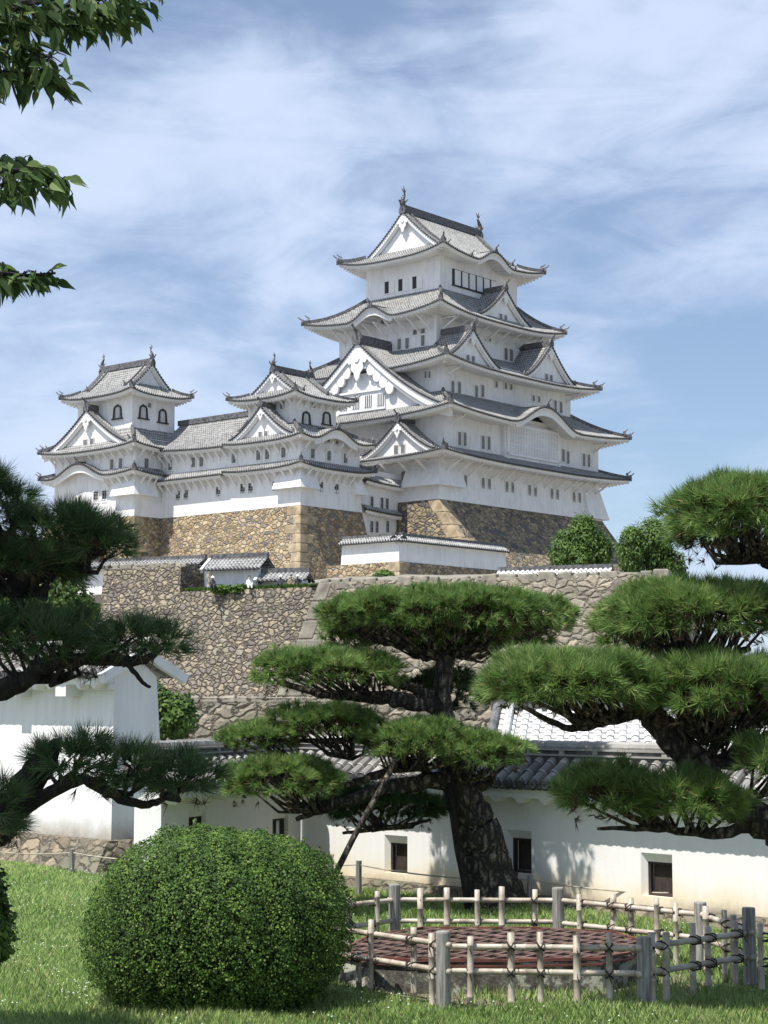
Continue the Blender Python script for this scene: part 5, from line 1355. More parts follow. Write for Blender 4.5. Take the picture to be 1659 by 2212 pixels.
def pine(name, label, pads, trunk, limbs, needle, nlen, nw, bark='bark', per=30, nn=26, clump_r=.27, dens=1.0, seed=1, group=None):
    base = Vector(trunk[0][0]); o = root(name, (base.x, base.y, 0), label, 'pine tree', group); off_ = np.array([base.x, base.y, 0])
    def loc(p): return Vector(p) - Vector((base.x, base.y, 0))
    mb = MB(bark)
    def dense(pts, k, jit, R):
        """resample a polyline smoothly and roughen it"""
        P = [p for p, r in pts]; Rr = [r for p, r in pts]; out_ = []; rad = []
        for i in range(len(P) - 1):
            p0 = P[max(0, i - 1)]; p1 = P[i]; p2 = P[i + 1]; p3 = P[min(len(P) - 1, i + 2)]
            for j in range(k):
                t = j / k; q = 0.5 * ((2 * p1) + (-p0 + p2) * t + (2 * p0 - 5 * p1 + 4 * p2 - p3) * t * t + (-p0 + 3 * p1 - 3 * p2 + p3) * t ** 3)
                r = Rr[i] + (Rr[i + 1] - Rr[i]) * t
                out_.append(q + Vector((R.uniform(-1, 1), R.uniform(-1, 1), R.uniform(-1, 1))) * jit * r); rad.append(r * R.uniform(.93, 1.07))
        out_.append(P[-1]); rad.append(Rr[-1]); return out_, rad
    R = random.Random(seed)
    pts, rad = dense([(loc(p), r) for p, r in trunk], 8, .10, R); mb.tube(pts, rad, 18, wob=.07, seed=seed); mb.build('trunk', o, smooth=True)
    for li, lb in enumerate(limbs):
        mb = MB(bark); pts, rad = dense([(loc(p), r) for p, r in lb], 6, .25, R); mb.tube(pts, rad, 10, wob=.08, seed=li); mb.build('branch', o, smooth=True)
    for pi_, pd in enumerate(pads):
        u0, u1, vt, vb, Y, ry = pd[:6]; ex = pd[6] if len(pd) > 6 else {}
        uc = (u0 + u1) / 2; pc = at(uc, vt + (vb - vt) * .62, Y); rx = (u1 - u0) / 2 / FPX * Y - nlen * .5; rz = (vb - vt) / FPX * Y * .54 - nlen * .35
        rx = max(rx, .15); rz = max(rz, .08)
        ncl = max(4, int(pi * rx * ry / (clump_r ** 2 * 1.05) * dens * ex.get('d', 1)))
        C, D, CC = pad_shoots(np.array([pc.x, pc.y, pc.z]) - off_, rx, ry, rz, ncl, per, clump_r, seed * 31 + pi_, ex.get('under', .12), ex.get('tilt', 0))
        P, idx = tufts(C, D, nn, nlen, nw, seed * 57 + pi_)
        sv = NR.uniform(0, 1, len(C)) * .6 + NR.uniform(0, .4, len(C) // per + 2)[np.arange(len(C)) // per]; var = np.clip(sv[idx] * .75 + NR.uniform(-.05, .25, len(idx)), 0, .97); var[NR.random(len(idx)) < .03] = 1.0
        po = tri_mesh('foliage', P, [ex.get('mat', needle)], var, o)
        # twigs fanning out under the pad, with brown inner needles
        mb = MB(bark); hub = Vector(ex['hub']) - Vector((base.x, base.y, 0)) if 'hub' in ex else Vector((pc.x - base.x, pc.y - base.y, pc.z - rz * .75))
        pcv = Vector((pc.x - base.x, pc.y - base.y, pc.z))
        for cc, x, y in CC:
            e = Vector(cc) - Vector((0, 0, clump_r * .2)); m1 = hub.lerp(e, .4) + Vector((R.uniform(-.1, .1), R.uniform(-.1, .1), -.10 * rx - R.uniform(0, .08))); m2 = hub.lerp(e, .75) + Vector((R.uniform(-.06, .06), R.uniform(-.06, .06), -.04))
            mb.tube([hub, m1, m2, e], [.028, .020, .014, .006], 5, cap=False)
            for q in range(2):
                e2_ = e + Vector((R.uniform(-1, 1), R.uniform(-1, 1), R.uniform(.0, .5))) * clump_r * .8; mb.tube([m2, e2_], [.009, .004], 4, cap=False)
        mb.build('twigs', po)
        k = len(C) // 4; sel = NR.integers(0, len(C), k); Ci = C[sel].copy(); Ci[:, 2] -= NR.uniform(.05, .5, k) * rz + .04; pxy = np.array([pc.x - base.x, pc.y - base.y]); Ci[:, :2] = pxy + (Ci[:, :2] - pxy) * .92
        P2_, i2 = tufts(Ci, unit(NR.normal(size=(k, 3)) + np.array([0, 0, .3])), 12, nlen * .7, nw, seed + 99 + pi_)
        tri_mesh('inner_needles', P2_, ['needle_dead'], NR.uniform(0, 1, len(i2)), po)
    return o
A_ = at
# centre pine
pc_ = pine('pine_tree', 'sculpted pine in the middle with a flat cloud-shaped top and thick leaning plated trunk', [
    (690, 1236, 1250, 1385, 25.4, 1.15, dict(hub=A_(960, 1400, 25.5), under=.15)),
    (760, 1190, 1330, 1410, 25.9, .8, dict(hub=A_(960, 1410, 25.5), d=.8)),
    (536, 872, 1388, 1498, 25.0, .75, dict(hub=A_(800, 1500, 25.3))),
    (700, 800, 1345, 1410, 25.9, .5, dict(hub=A_(800, 1480, 25.5))),
    (860, 1045, 1420, 1560, 26.2, .5, dict(hub=A_(950, 1540, 25.7), mat='needle_shade', d=.8)),
    (600, 812, 1512, 1605, 25.0, .7, dict(hub=A_(760, 1640, 25.2))),
    (486, 650, 1560, 1625, 25.2, .55, dict(hub=A_(640, 1650, 25.2))),
    (790, 1060, 1545, 1655, 24.7, .75, dict(hub=A_(880, 1665, 25.1))),
    (960, 1132, 1580, 1668, 24.6, .6, dict(hub=A_(1000, 1690, 25.1))),
    (484, 735, 1622, 1735, 24.8, .7, dict(hub=A_(690, 1755, 25.0), under=.2)),
    (700, 962, 1692, 1782, 25.6, .55, dict(hub=A_(830, 1790, 25.5), mat='needle_shade', under=.2)),
    ], [(A_(1078, 1965, 25.7), .46), (A_(1060, 1900, 25.7), .36), (A_(1032, 1800, 25.6), .31), (A_(1000, 1720, 25.5), .27), (A_(972, 1640, 25.5), .21), (A_(958, 1560, 25.5), .165), (A_(955, 1490, 25.5), .135), (A_(962, 1420, 25.5), .13), (A_(958, 1370, 25.5), .07)],
    [[(A_(960, 1420, 25.5), .11), (A_(900, 1395, 25.4), .09), (A_(820, 1380, 25.3), .07), (A_(740, 1352, 25.3), .03)], [(A_(962, 1410, 25.5), .10), (A_(1040, 1395, 25.4), .08), (A_(1130, 1380, 25.4), .05), (A_(1190, 1350, 25.4), .025)],
     [(A_(955, 1525, 25.5), .15), (A_(880, 1512, 25.3), .12), (A_(790, 1505, 25.1), .09), (A_(690, 1498, 25.0), .06), (A_(590, 1470, 25.0), .03)], [(A_(940, 1505, 25.4), .08), (A_(870, 1480, 25.3), .07), (A_(830, 1470, 25.2), .04)],
     [(A_(1000, 1690, 25.4), .16), (A_(900, 1690, 25.2), .12), (A_(800, 1715, 25.1), .10), (A_(700, 1745, 25.0), .07), (A_(640, 1770, 24.9), .03)], [(A_(930, 1665, 25.3), .09), (A_(860, 1635, 25.2), .075), (A_(790, 1600, 25.1), .06), (A_(700, 1600, 25.1), .04), (A_(560, 1600, 25.2), .02)],
     [(A_(880, 1645, 25.2), .07), (A_(800, 1680, 25.0), .06), (A_(720, 1705, 25.0), .04)],
     [(A_(795, 1712, 25.2), .05), (A_(795, 1750, 25.4), .05), (A_(815, 1785, 25.5), .04), (A_(740, 1800, 25.6), .02)], [(A_(800, 1790, 25.5), .045), (A_(870, 1785, 25.5), .035), (A_(930, 1770, 25.5), .02)],
     [(A_(1010, 1700, 25.5), .12), (A_(1060, 1690, 25.3), .06), (A_(1065, 1660, 25.2), .03)]],
    'needle', .145, .011, per=27, nn=30, clump_r=.24, seed=3)
# right pine, nearer
rp_ = pine('pine_tree', 'broad pine at the right edge with long layered green boughs and a dark sloping trunk', [
    (1440, 1860, 985, 1215, 17.2, .9, dict(hub=A_(1600, 1215, 17.3), under=.2, d=1.1)),
    (1300, 1720, 1235, 1400, 17.4, .8, dict(hub=A_(1500, 1440, 17.5), d=1.1)),
    (1290, 1440, 1320, 1410, 17.9, .5, dict(hub=A_(1400, 1440, 17.6))),
    (1028, 1440, 1390, 1545, 17.0, .8, dict(hub=A_(1330, 1560, 17.4), under=.2, d=1.1)),
    (1370, 1750, 1395, 1560, 17.0, .85, dict(hub=A_(1520, 1600, 17.4), under=.2, d=1.1)),
    (1210, 1420, 1640, 1770, 17.2, .5, dict(hub=A_(1450, 1790, 17.4), under=.3, d=1.0, mat='needle')),
    (1380, 1610, 1650, 1790, 17.0, .5, dict(hub=A_(1500, 1800, 17.4), under=.3, d=1.0)),
    (1580, 1760, 1580, 1700, 16.6, .4, dict(hub=A_(1640, 1720, 17.0))),
    (1450, 1760, 1500, 1640, 18.0, .5, dict(hub=A_(1540, 1640, 17.8), mat='needle_shade')),
    ], [(Vector((4.9, 16.6, 0)), .40), (A_(1860, 1950, 16.8), .33), (A_(1720, 1815, 17.2), .20), (A_(1650, 1775, 17.3), .16), (A_(1560, 1720, 17.4), .16), (A_(1500, 1650, 17.5), .155), (A_(1440, 1580, 17.5), .145), (A_(1385, 1520, 17.5), .11), (A_(1340, 1480, 17.4), .06)],
    [[(A_(1400, 1530, 17.5), .07), (A_(1300, 1560, 17.3), .05), (A_(1220, 1570, 17.2), .035), (A_(1120, 1520, 17.1), .02)], [(A_(1470, 1600, 17.5), .09), (A_(1500, 1500, 17.6), .08), (A_(1530, 1440, 17.5), .06), (A_(1620, 1400, 17.5), .03)],
     [(A_(1530, 1450, 17.6), .06), (A_(1440, 1420, 17.6), .04), (A_(1370, 1385, 17.7), .02)], [(A_(1640, 1780, 17.3), .07), (A_(1540, 1800, 17.3), .05), (A_(1420, 1790, 17.3), .035), (A_(1290, 1790, 17.3), .015)],
     [(A_(1720, 1815, 17.2), .12), (A_(1760, 1500, 17.3), .11), (A_(1740, 1300, 17.3), .09), (A_(1640, 1200, 17.3), .06), (A_(1540, 1170, 17.2), .025)], [(A_(1500, 1640, 17.5), .06), (A_(1600, 1650, 17.7), .05), (A_(1680, 1560, 17.6), .03)]],
    'needle', .16, .0095, per=26, nn=28, clump_r=.21, seed=9, dens=1.0)
# left pine, nearest and darkest
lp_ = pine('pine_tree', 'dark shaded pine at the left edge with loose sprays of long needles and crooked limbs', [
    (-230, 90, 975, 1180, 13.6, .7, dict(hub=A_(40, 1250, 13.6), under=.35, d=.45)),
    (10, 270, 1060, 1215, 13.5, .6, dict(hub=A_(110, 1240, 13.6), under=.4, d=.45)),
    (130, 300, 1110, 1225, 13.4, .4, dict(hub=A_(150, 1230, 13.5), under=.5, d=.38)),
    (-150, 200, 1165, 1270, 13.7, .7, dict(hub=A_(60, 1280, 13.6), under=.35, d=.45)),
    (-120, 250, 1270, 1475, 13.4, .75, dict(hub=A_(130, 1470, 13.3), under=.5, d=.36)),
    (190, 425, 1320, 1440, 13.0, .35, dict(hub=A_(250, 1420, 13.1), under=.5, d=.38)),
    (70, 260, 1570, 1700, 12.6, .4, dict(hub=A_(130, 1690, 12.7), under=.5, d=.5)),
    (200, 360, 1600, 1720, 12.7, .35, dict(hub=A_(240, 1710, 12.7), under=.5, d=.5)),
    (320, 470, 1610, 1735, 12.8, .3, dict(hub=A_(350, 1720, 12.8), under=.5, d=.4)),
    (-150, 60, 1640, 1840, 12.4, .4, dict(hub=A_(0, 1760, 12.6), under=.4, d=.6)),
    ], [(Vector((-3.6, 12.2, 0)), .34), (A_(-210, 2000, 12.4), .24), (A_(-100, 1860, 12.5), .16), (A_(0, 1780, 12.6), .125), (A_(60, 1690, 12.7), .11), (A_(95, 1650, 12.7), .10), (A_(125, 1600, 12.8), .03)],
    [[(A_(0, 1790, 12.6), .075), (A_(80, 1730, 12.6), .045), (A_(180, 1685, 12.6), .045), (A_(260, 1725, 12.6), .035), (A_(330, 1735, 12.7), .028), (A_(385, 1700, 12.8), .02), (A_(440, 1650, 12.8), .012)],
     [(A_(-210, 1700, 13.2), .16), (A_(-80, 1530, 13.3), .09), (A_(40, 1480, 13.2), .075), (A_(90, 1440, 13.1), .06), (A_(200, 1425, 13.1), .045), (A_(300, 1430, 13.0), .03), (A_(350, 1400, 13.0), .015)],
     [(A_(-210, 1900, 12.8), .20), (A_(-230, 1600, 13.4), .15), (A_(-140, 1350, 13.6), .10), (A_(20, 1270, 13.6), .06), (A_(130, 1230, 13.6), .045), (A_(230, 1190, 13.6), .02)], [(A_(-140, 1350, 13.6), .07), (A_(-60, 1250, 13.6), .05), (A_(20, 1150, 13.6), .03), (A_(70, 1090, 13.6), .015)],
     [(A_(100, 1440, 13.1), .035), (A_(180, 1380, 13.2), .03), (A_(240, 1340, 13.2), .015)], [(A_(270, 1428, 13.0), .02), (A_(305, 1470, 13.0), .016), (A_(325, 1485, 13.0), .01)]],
    'needle_shade', .165, .0065, bark='bark_dark', per=17, nn=24, clump_r=.155, seed=21)
def prop(label, a, b_, r, name='support_pole', mat='grey_post'):
    a = Vector(a); b_ = Vector(b_); mb = MB(mat); P = [a.lerp(b_, t) - Vector((a.x, a.y, 0)) for t in (0, .25, .5, .75, 1)]
    for i in range(5): P[i] = P[i] + Vector((.012 * sin(i * 2.1), 0, 0))
    mb.tube(P, [r, r * .97, r * .93, r * .9, r * .85], 10, wob=.05, seed=3); o = mb.build(name, None, smooth=True); o.location = (a.x, a.y, 0)
    tag(o, label, 'tree prop')
g1 = Vector((xat(672, 24.5), 24.5, 0)); prop('mossy grey pole leaning up to hold the left limb of the centre pine', g1, A_(858, 1636, 24.5), .045, mat='bark')
g2 = Vector((xat(1010, 25.3), 25.3, 0)); prop('dark upright pole pressed against the left side of the big leaning trunk', g2, A_(968, 1690, 25.2), .06, mat='bark_dark')

# ---------------------------------------------------------------- leaves as small polygons
LEAF4 = np.array([(0, 0), (.5, .42), (1, 0), (.5, -.42)])
LEAF6 = np.array([(0, 0), (.22, .2), (.55, .24), (1, 0), (.55, -.24), (.22, -.2)])
def leaves(C, N_, A, L, shape, seed, wf=1.0, fold=0.0):
    """C centres, N_ leaf normals, A leaf axis directions, L lengths"""
    A = unit(A - (A * N_).sum(1)[:, None] * N_); B_ = np.cross(N_, A)
    P = C[:, None, :] + (A[:, None, :] * shape[None, :, 0, None] + B_[:, None, :] * (shape[None, :, 1, None] * wf)) * L[:, None, None]
    if fold: P = P - N_[:, None, :] * (np.abs(shape[None, :, 1, None]) * -fold + (shape[None, :, 0, None] ** 2) * fold * .5) * L[:, None, None]
    return P
# clipped round bush
bR = np.random.default_rng(77)
bc = Vector((xat(481, 17.72), 17.72, .72))
bush = root('clipped_bush', (bc.x, bc.y, 0), 'large round clipped bush of tiny leaves on the lawn beside the bamboo fence', 'bush')
def bush_r(d):
    x, y, z = d[:, 0], d[:, 1], d[:, 2]
    lump = 1 + .022 * np.sin(5 * x + 3 * z + 1) + .020 * np.sin(9 * y - 4 * x) * np.sin(7 * z + 2) + .018 * np.sin(17 * x + 11 * z) * np.sin(13 * z - 6 * x)
    rz_ = np.where(z > 0, 1.02, .82)
    k = 2.35
    r = (np.abs(x / 1.315) ** k + np.abs(y / 1.2) ** k + np.abs(z / rz_) ** k) ** (-1 / k)
    return r * lump
n = 125000; d = unit(bR.normal(size=(n, 3))); d = d[(d[:, 1] < .45)]
r = bush_r(d); dep = bR.random(len(d)) ** 1.6 * .13
# pocks: little holes between the sprigs
pk = np.sin(26 * d[:, 0] + 7 * np.sin(11 * d[:, 2] + 4 * d[:, 1])) * np.sin(24 * d[:, 2] + 5 * np.sin(15 * d[:, 0] + 2) + 6 * d[:, 1]) + bR.normal(size=len(d)) * .25
dep = dep + np.where(pk < -.28, .13, 0)
C = d * (r - dep)[:, None] + np.array([0, 0, bc.z]); keep_ = C[:, 2] > .03; C = C[keep_]; d = d[keep_]
Nn = unit(d * 1.0 + np.array([-.1, -.1, .35]) + bR.normal(size=d.shape) * .55); Ax = bR.normal(size=d.shape) + d * .4
P = leaves(C, Nn, Ax, bR.uniform(.015, .030, len(C)), LEAF4, 1, wf=1.1)
sp_ = (np.sin(23 * d[:, 0] + 9 * d[:, 2]) * .5 + .5) * .3
tri_mesh('leaves', P, ['box_leaf'], np.clip(bR.random(len(C)) * .7 + sp_, 0, 1), bush, nv=4)
ns = 200; ds = unit(bR.normal(size=(ns, 3)) * np.array([1, 1, .8])); ds = ds[ds[:, 1] < .5]; r_s = bush_r(ds); Cs = []; 
for q in range(len(ds)):
    L_s = bR.uniform(.01, .06)
    for k in range(7): Cs.append(ds[q] * (r_s[q] + L_s * k / 6) + np.array([0, 0, bc.z + .02 * k / 6]) + bR.normal(size=3) * .008)
Cs = np.array(Cs); Cs = Cs[Cs[:, 2] > .03]
tri_mesh('stray_shoots', leaves(Cs, unit(bR.normal(size=Cs.shape) + np.array([0, -.3, .4])), bR.normal(size=Cs.shape), bR.uniform(.018, .032, len(Cs)), LEAF4, 1), ['box_leaf'], np.clip(.5 + .5 * bR.random(len(Cs)), 0, 1), bush, nv=4)
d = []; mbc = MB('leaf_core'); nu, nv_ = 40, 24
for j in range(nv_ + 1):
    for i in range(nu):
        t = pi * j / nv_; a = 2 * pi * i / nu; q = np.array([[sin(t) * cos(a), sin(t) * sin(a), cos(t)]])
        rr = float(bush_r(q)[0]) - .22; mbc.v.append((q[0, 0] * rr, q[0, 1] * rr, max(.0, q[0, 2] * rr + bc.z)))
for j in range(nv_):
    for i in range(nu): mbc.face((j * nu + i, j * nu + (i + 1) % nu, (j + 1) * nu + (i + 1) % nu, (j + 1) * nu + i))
mbc.build('shade_core', bush)  # dark solid standing in for the shade deep among the leaves

def blob_tree(name, label, cat, base, blobs, n, L, mat, trunk_h, seed, droop=.5, group=None, r0=.25, shape=LEAF4, wf=1.0, strands=0):
    o = root(name, tuple(base), label, cat, group); R = np.random.default_rng(seed); tot = sum(b[3] * b[5] for b in blobs); Ps = []; Vs = []
    for bx, by, bz, rx, ry, rz in blobs:
        m = int(n * rx * rz / tot); d = unit(R.normal(size=(m, 3))); k = R.random(m) ** .28
        lump = 1 + .16 * np.sin(6 * d[:, 0] + bx * 3) * np.sin(5 * d[:, 2] + by) + .1 * np.sin(11 * d[:, 1] + 7 * d[:, 2])
        C = np.array([bx, by, bz]) + d * np.array([rx, ry, rz]) * (k * lump)[:, None]
        if strands:     # leaves hanging in short curtains
            q = np.floor(R.random(m) * strands) ; C[:, 0] += np.sin(q * 12.9) * .12; C[:, 2] -= R.random(m) * .5
        Nn = unit(d + np.array([-.2, -.3, .5]) + R.normal(size=d.shape) * .6); Ax = R.normal(size=d.shape) * .6 + np.array([0, 0, -droop])
        Ps.append(leaves(C, Nn, Ax, R.uniform(.7, 1.3, m) * L, shape, 1, wf)); Vs.append(np.clip(R.random(m) * .6 + .4 * np.clip(.5 + .5 * np.sin(3 * d[:, 0] + 4 * d[:, 2] + bx), 0, 1), 0, 1))
    tri_mesh('crown', np.concatenate(Ps), [mat], np.concatenate(Vs), o, nv=len(shape))
    mb = MB('bark_dark'); top = Vector((0, 0, trunk_h)); mb.tube([(0, 0, -.3), (.05, 0, trunk_h * .5), (0, 0, trunk_h)], [r0, r0 * .8, r0 * .6], 9)
    for bx, by, bz, rx, ry, rz in blobs:
        e = Vector((bx, by, bz)); mb.tube([top - Vector((0, 0, trunk_h * .2)), top.lerp(e, .5) + Vector((0, 0, .1)), e], [r0 * .5, r0 * .35, r0 * .15], 6)
        for k in range(5): mb.tube([top.lerp(e, .6), e + Vector((R.uniform(-1, 1) * rx * .7, R.uniform(-1, 1) * ry * .7, R.uniform(-.3, .8) * rz * .7))], [r0 * .2, r0 * .06], 5)
    mb.build('trunk', o); return o
def B(u0, u1, v0, v1, Y, base, ry=None):
    a = at((u0 + u1) / 2, (v0 + v1) / 2, Y); rx = (u1 - u0) / 2 / FPX * Y; rz = (v1 - v0) / 2 / FPX * Y
    return (a.x - base[0], a.y - base[1], a.z - base[2], rx, ry or rx, rz)
b1 = (xat(1262, 150), 150, 12.5); blob_tree('leafy_tree', 'drooping green tree hiding the foot of the right end of the main keep', 'tree', b1,
    [B(1215, 1300, 1120, 1200, 150, b1), B(1186, 1250, 1160, 1232, 149, b1), B(1255, 1322, 1140, 1232, 150, b1), B(1238, 1285, 1103, 1150, 150, b1), B(1195, 1240, 1140, 1190, 149.5, b1), B(1225, 1280, 1170, 1236, 148.5, b1)], 13000, .30, 'broad_leaf', 2.0, 5, 1.4, 'leafy trees on the terrace', wf=.6, strands=40)
b2 = (xat(1400, 142), 142, 12.2); blob_tree('leafy_tree', 'drooping green tree against the sky, just left of the high bough of the right pine', 'tree', b2,
    [B(1365, 1455, 1116, 1200, 142, b2), B(1332, 1392, 1130, 1240, 141, b2), B(1385, 1460, 1160, 1242, 142, b2), B(1425, 1483, 1180, 1262, 142, b2), B(1395, 1430, 1112, 1150, 142, b2), B(1345, 1380, 1128, 1170, 142, b2)], 14000, .28, 'broad_leaf', 2.0, 6, 1.4, 'leafy trees on the terrace', wf=.6, strands=40)
b3 = (xat(115, 60), 60, 0); blob_tree('broadleaf_tree', 'rounded mid green tree showing through the gaps of the left pine', 'tree', b3,
    [B(20, 210, 1225, 1400, 60, b3), B(-40, 110, 1240, 1420, 60, b3), B(60, 200, 1330, 1500, 60, b3), B(-60, 60, 1290, 1500, 61, b3)], 16000, .17, 'broad_leaf', 3.2, 8, .4)
b4 = (xat(372, 62), 62, 0); blob_tree('round_shrub', 'yellowish green shrub between the tall white wall and the low stone wall', 'shrub', b4,
    [B(330, 425, 1495, 1600, 62, b4), B(300, 375, 1480, 1590, 62, b4)], 6000, .15, 'broad_leaf', .6, 9, .2)
b5 = (xat(832, 160), 160, 13.7); blob_tree('small_shrub', 'tiny shrub at the foot of the footing below the white roofed wall', 'shrub', b5,
    [B(806, 856, 1232, 1256, 160, b5)], 700, .28, 'broad_leaf', .2, 10, .2)
b6 = (xat(-50, 13.2), 13.2, 0); blob_tree('evergreen_shrub', 'dark ragged evergreen shrub cut off by the left frame edge above the lawn', 'shrub', b6,
    [B(-130, 22, 1860, 2110, 13.2, b6, .4)], 7000, .045, 'box_leaf', .8, 12, 1.2, r0=.05)
for k, (u, Y, h, s_) in enumerate(((478, 137.5, 11.9, .9), (515, 137.0, 11.8, .7))):
    b7 = (xat(u, Y), Y, 11.4); blob_tree('low_hedge', 'low dark hedge clump on the grassy wall top before the tiny gatehouse', 'hedge', b7, [(0, 0, .12, s_, .5, .32)], 500, .22, 'box_leaf', .1, 30 + k, .2, 'hedge clumps on the wall top')

# ---------------------------------------------------------------- cherry tree whose twigs enter the frame at the upper left
ch = root('cherry_tree', (-6.2, 10.5, 0), 'leafy branches with pointed drooping leaves hanging into the upper left corner', 'tree')
chb = Vector((-6.2, 10.5, 0)); R = random.Random(4)
mb = MB('bark_dark'); mb.tube([(0, 0, -.1), (.1, 0, 1.5), (.3, -.2, 3.2), (.5, -.4, 5.5), (.9, -.6, 8.5)], [.30, .24, .2, .15, .07], 12, wob=.05); mb.build('trunk', ch, smooth=True)
C = []; N_ = []; A = []; Ls = []
mb = MB('bark_dark')
def twig(pts, nl, spread, L0):
    P = [Vector(p) for p in pts]; mb.tube([p - chb for p in P], [.011 * (1 - .6 * i / (len(P) - 1)) for i in range(len(P))], 6)
    for k in range(nl):
        t = (k + R.random()) / nl * (len(P) - 1); i = min(int(t), len(P) - 2); p = P[i].lerp(P[i + 1], t - i)
        q = p + Vector((R.uniform(-1, 1), R.uniform(-1, 1), R.uniform(-.9, .45))) * spread
        mb.tube([p - chb, p.lerp(q, .5) - chb + Vector((0, 0, .012)), q - chb], [.003, .0025, .0018], 4, cap=False)
        C.append(q - chb); dr = (P[i + 1] - P[i]).normalized()
        A.append(Vector((dr.x * .55 + R.uniform(-.55, .55), R.uniform(-.5, .5), R.uniform(-1.2, -.1)))); N_.append(Vector((R.uniform(-.7, .7), R.uniform(-1, -.1), R.uniform(-.1, .75))).normalized()); Ls.append(L0 * R.uniform(.55, 1.15))
D_ = 6.6
for pts, nl, sp, L0 in (
    ([(-160, -20), (0, 20), (120, 18), (230, -5), (300, -25)], 125, .075, .10), ([(60, 20), (140, 50), (190, 45), (240, 20)], 62, .065, .10), ([(-60, 60), (30, 90), (70, 130), (110, 120)], 78, .07, .10),
    ([(-100, 110), (-20, 150), (60, 165), (120, 168)], 78, .07, .10), ([(-60, 20), (20, 50), (60, 60)], 46, .05, .09), ([(250, -30), (330, -22), (352, -12)], 7, .02, .05), ([(150, 0), (200, 40), (250, 30), (300, 5)], 60, .05, .09),
    ([(-120, 330), (0, 375), (60, 365), (110, 385), (146, 400)], 60, .045, .095), ([(0, 350), (40, 350), (70, 370)], 34, .05, .095), ([(-100, 420), (-10, 400), (40, 400)], 34, .05, .10),
    ([(-120, 560), (0, 590), (60, 595), (120, 590)], 46, .045, .09), ([(-60, 570), (0, 575), (30, 600)], 30, .045, .10)):
    twig([at(u, v, D_ + R.uniform(-.15, .15)) for u, v in pts], nl, sp, L0)
for k, (u, v) in enumerate(((-150, -20), (-140, 60), (-110, 115), (-120, 335), (-110, 425), (-120, 565), (250, -30))):
    q = at(u, v, D_) - chb; mb.tube([(.5, -.4, 5.6), Vector((.5, -.4, 5.8)).lerp(q, .5) + Vector((0, 0, .3)), q], [.05, .03, .012], 6)
mb.build('branch', ch)
C = np.array([tuple(x) for x in C]); N_ = np.array([tuple(x) for x in N_]); A = np.array([tuple(x) for x in A]); Ls = np.array(Ls)
HALF = np.array([(0, 0), (.14, .15), (.34, .235), (.56, .225), (.78, .11), (1.06, 0), (.78, 0), (.56, 0), (.34, 0), (.14, 0)])
vv = NR.random(len(C)); halves = []
A_u = unit(A - (A * N_).sum(1)[:, None] * N_)
for sg in (1, -1):
    sh = HALF * np.array([1, sg]); Bv = np.cross(N_, A_u)
    curl = NR.uniform(.05, .30, len(C))[:, None]
    Q = C[:, None, :] + (A_u[:, None, :] * sh[None, :, 0, None] + Bv[:, None, :] * sh[None, :, 1, None] * .86) * Ls[:, None, None]
    Q += N_[:, None, :] * ((np.abs(sh[None, :, 1]) * .55 - sh[None, :, 0] ** 2 * curl) * Ls[:, None])[:, :, None]
    halves.append(Q)
tri_mesh('leaves', np.concatenate(halves), ['cherry_leaf'], np.concatenate([vv, vv]), ch, nv=10)
# unseen rest of its crown, off frame; blobs added to shade left pine and lawn
Ps = []; Vs = []
for c_, r_, m in (((-.2, 1.5, 7.6), (2.0, 2.2, 1.4), 5200), ((1.6, .8, 8.7), (1.9, 1.6, .8), 4200), ((.7, 4.1, 5.3), (1.35, 1.0, 1.1), 4200), ((-1.8, -1.5, 6.5), (2.0, 2.0, 1.8), 3000)):
    d = unit(NR.normal(size=(m, 3))); C2 = np.array(c_) + d * np.array(r_) * (NR.random(m) ** .4)[:, None]
    X = C2[:, 0] + chb.x; Y = C2[:, 1] + chb.y; Z = C2[:, 2] + chb.z
    zc = Y * cos(TH) + (Z - EYE) * sin(TH); U = CX + FPX * X / zc; V = CY - FPX * (-Y * sin(TH) + (Z - EYE) * cos(TH)) / zc
    C2 = C2[(U < -60) | (V < -120)]; m = len(C2)
    Ps.append(leaves(C2, unit(NR.normal(size=(m, 3))), NR.normal(size=(m, 3)) * .6 + np.array([0, 0, -.8]), NR.uniform(.12, .17, m), LEAF6, 1, 1.3)); Vs.append(NR.random(m))
tri_mesh('crown', np.concatenate(Ps), ['cherry_leaf'], np.concatenate(Vs), ch, nv=6)

# ================================================================ GRASS
gR = np.random.default_rng(5)
def inside_poly(X, Y, poly):
    ins = np.zeros(len(X), bool); j = len(poly) - 1
    for i in range(len(poly)):
        xi, yi, xj, yj = poly[i][0], poly[i][1], poly[j][0], poly[j][1]
        c = ((yi > Y) != (yj > Y)) & (X < (xj - xi) * (Y - yi) / (yj - yi + 1e-12) + xi); ins ^= c; j = i
    return ins
lidpoly = [(wc.x + (p.x - wc.x) * 1.1, wc.y + (p.y - wc.y) * 1.12) for p in lp]
n = 420000
Y = 15.6 + (33 - 15.6) * gR.random(n) ** 1.5; X = (gR.random(n) * 2 - 1) * (Y * .235)
wallY1 = 28.98 + (X + .855) * (-.70 / .714) - .75           # front of the loophole wall
wallY2 = np.where(X < -2.2, 31.8 - (X + 4.85) * .98 - 1.15, 40)
ok = (Y < wallY1 + np.where(X < -1.3, 50, 0)) & (Y < wallY2) & ~inside_poly(X, Y, lidpoly)
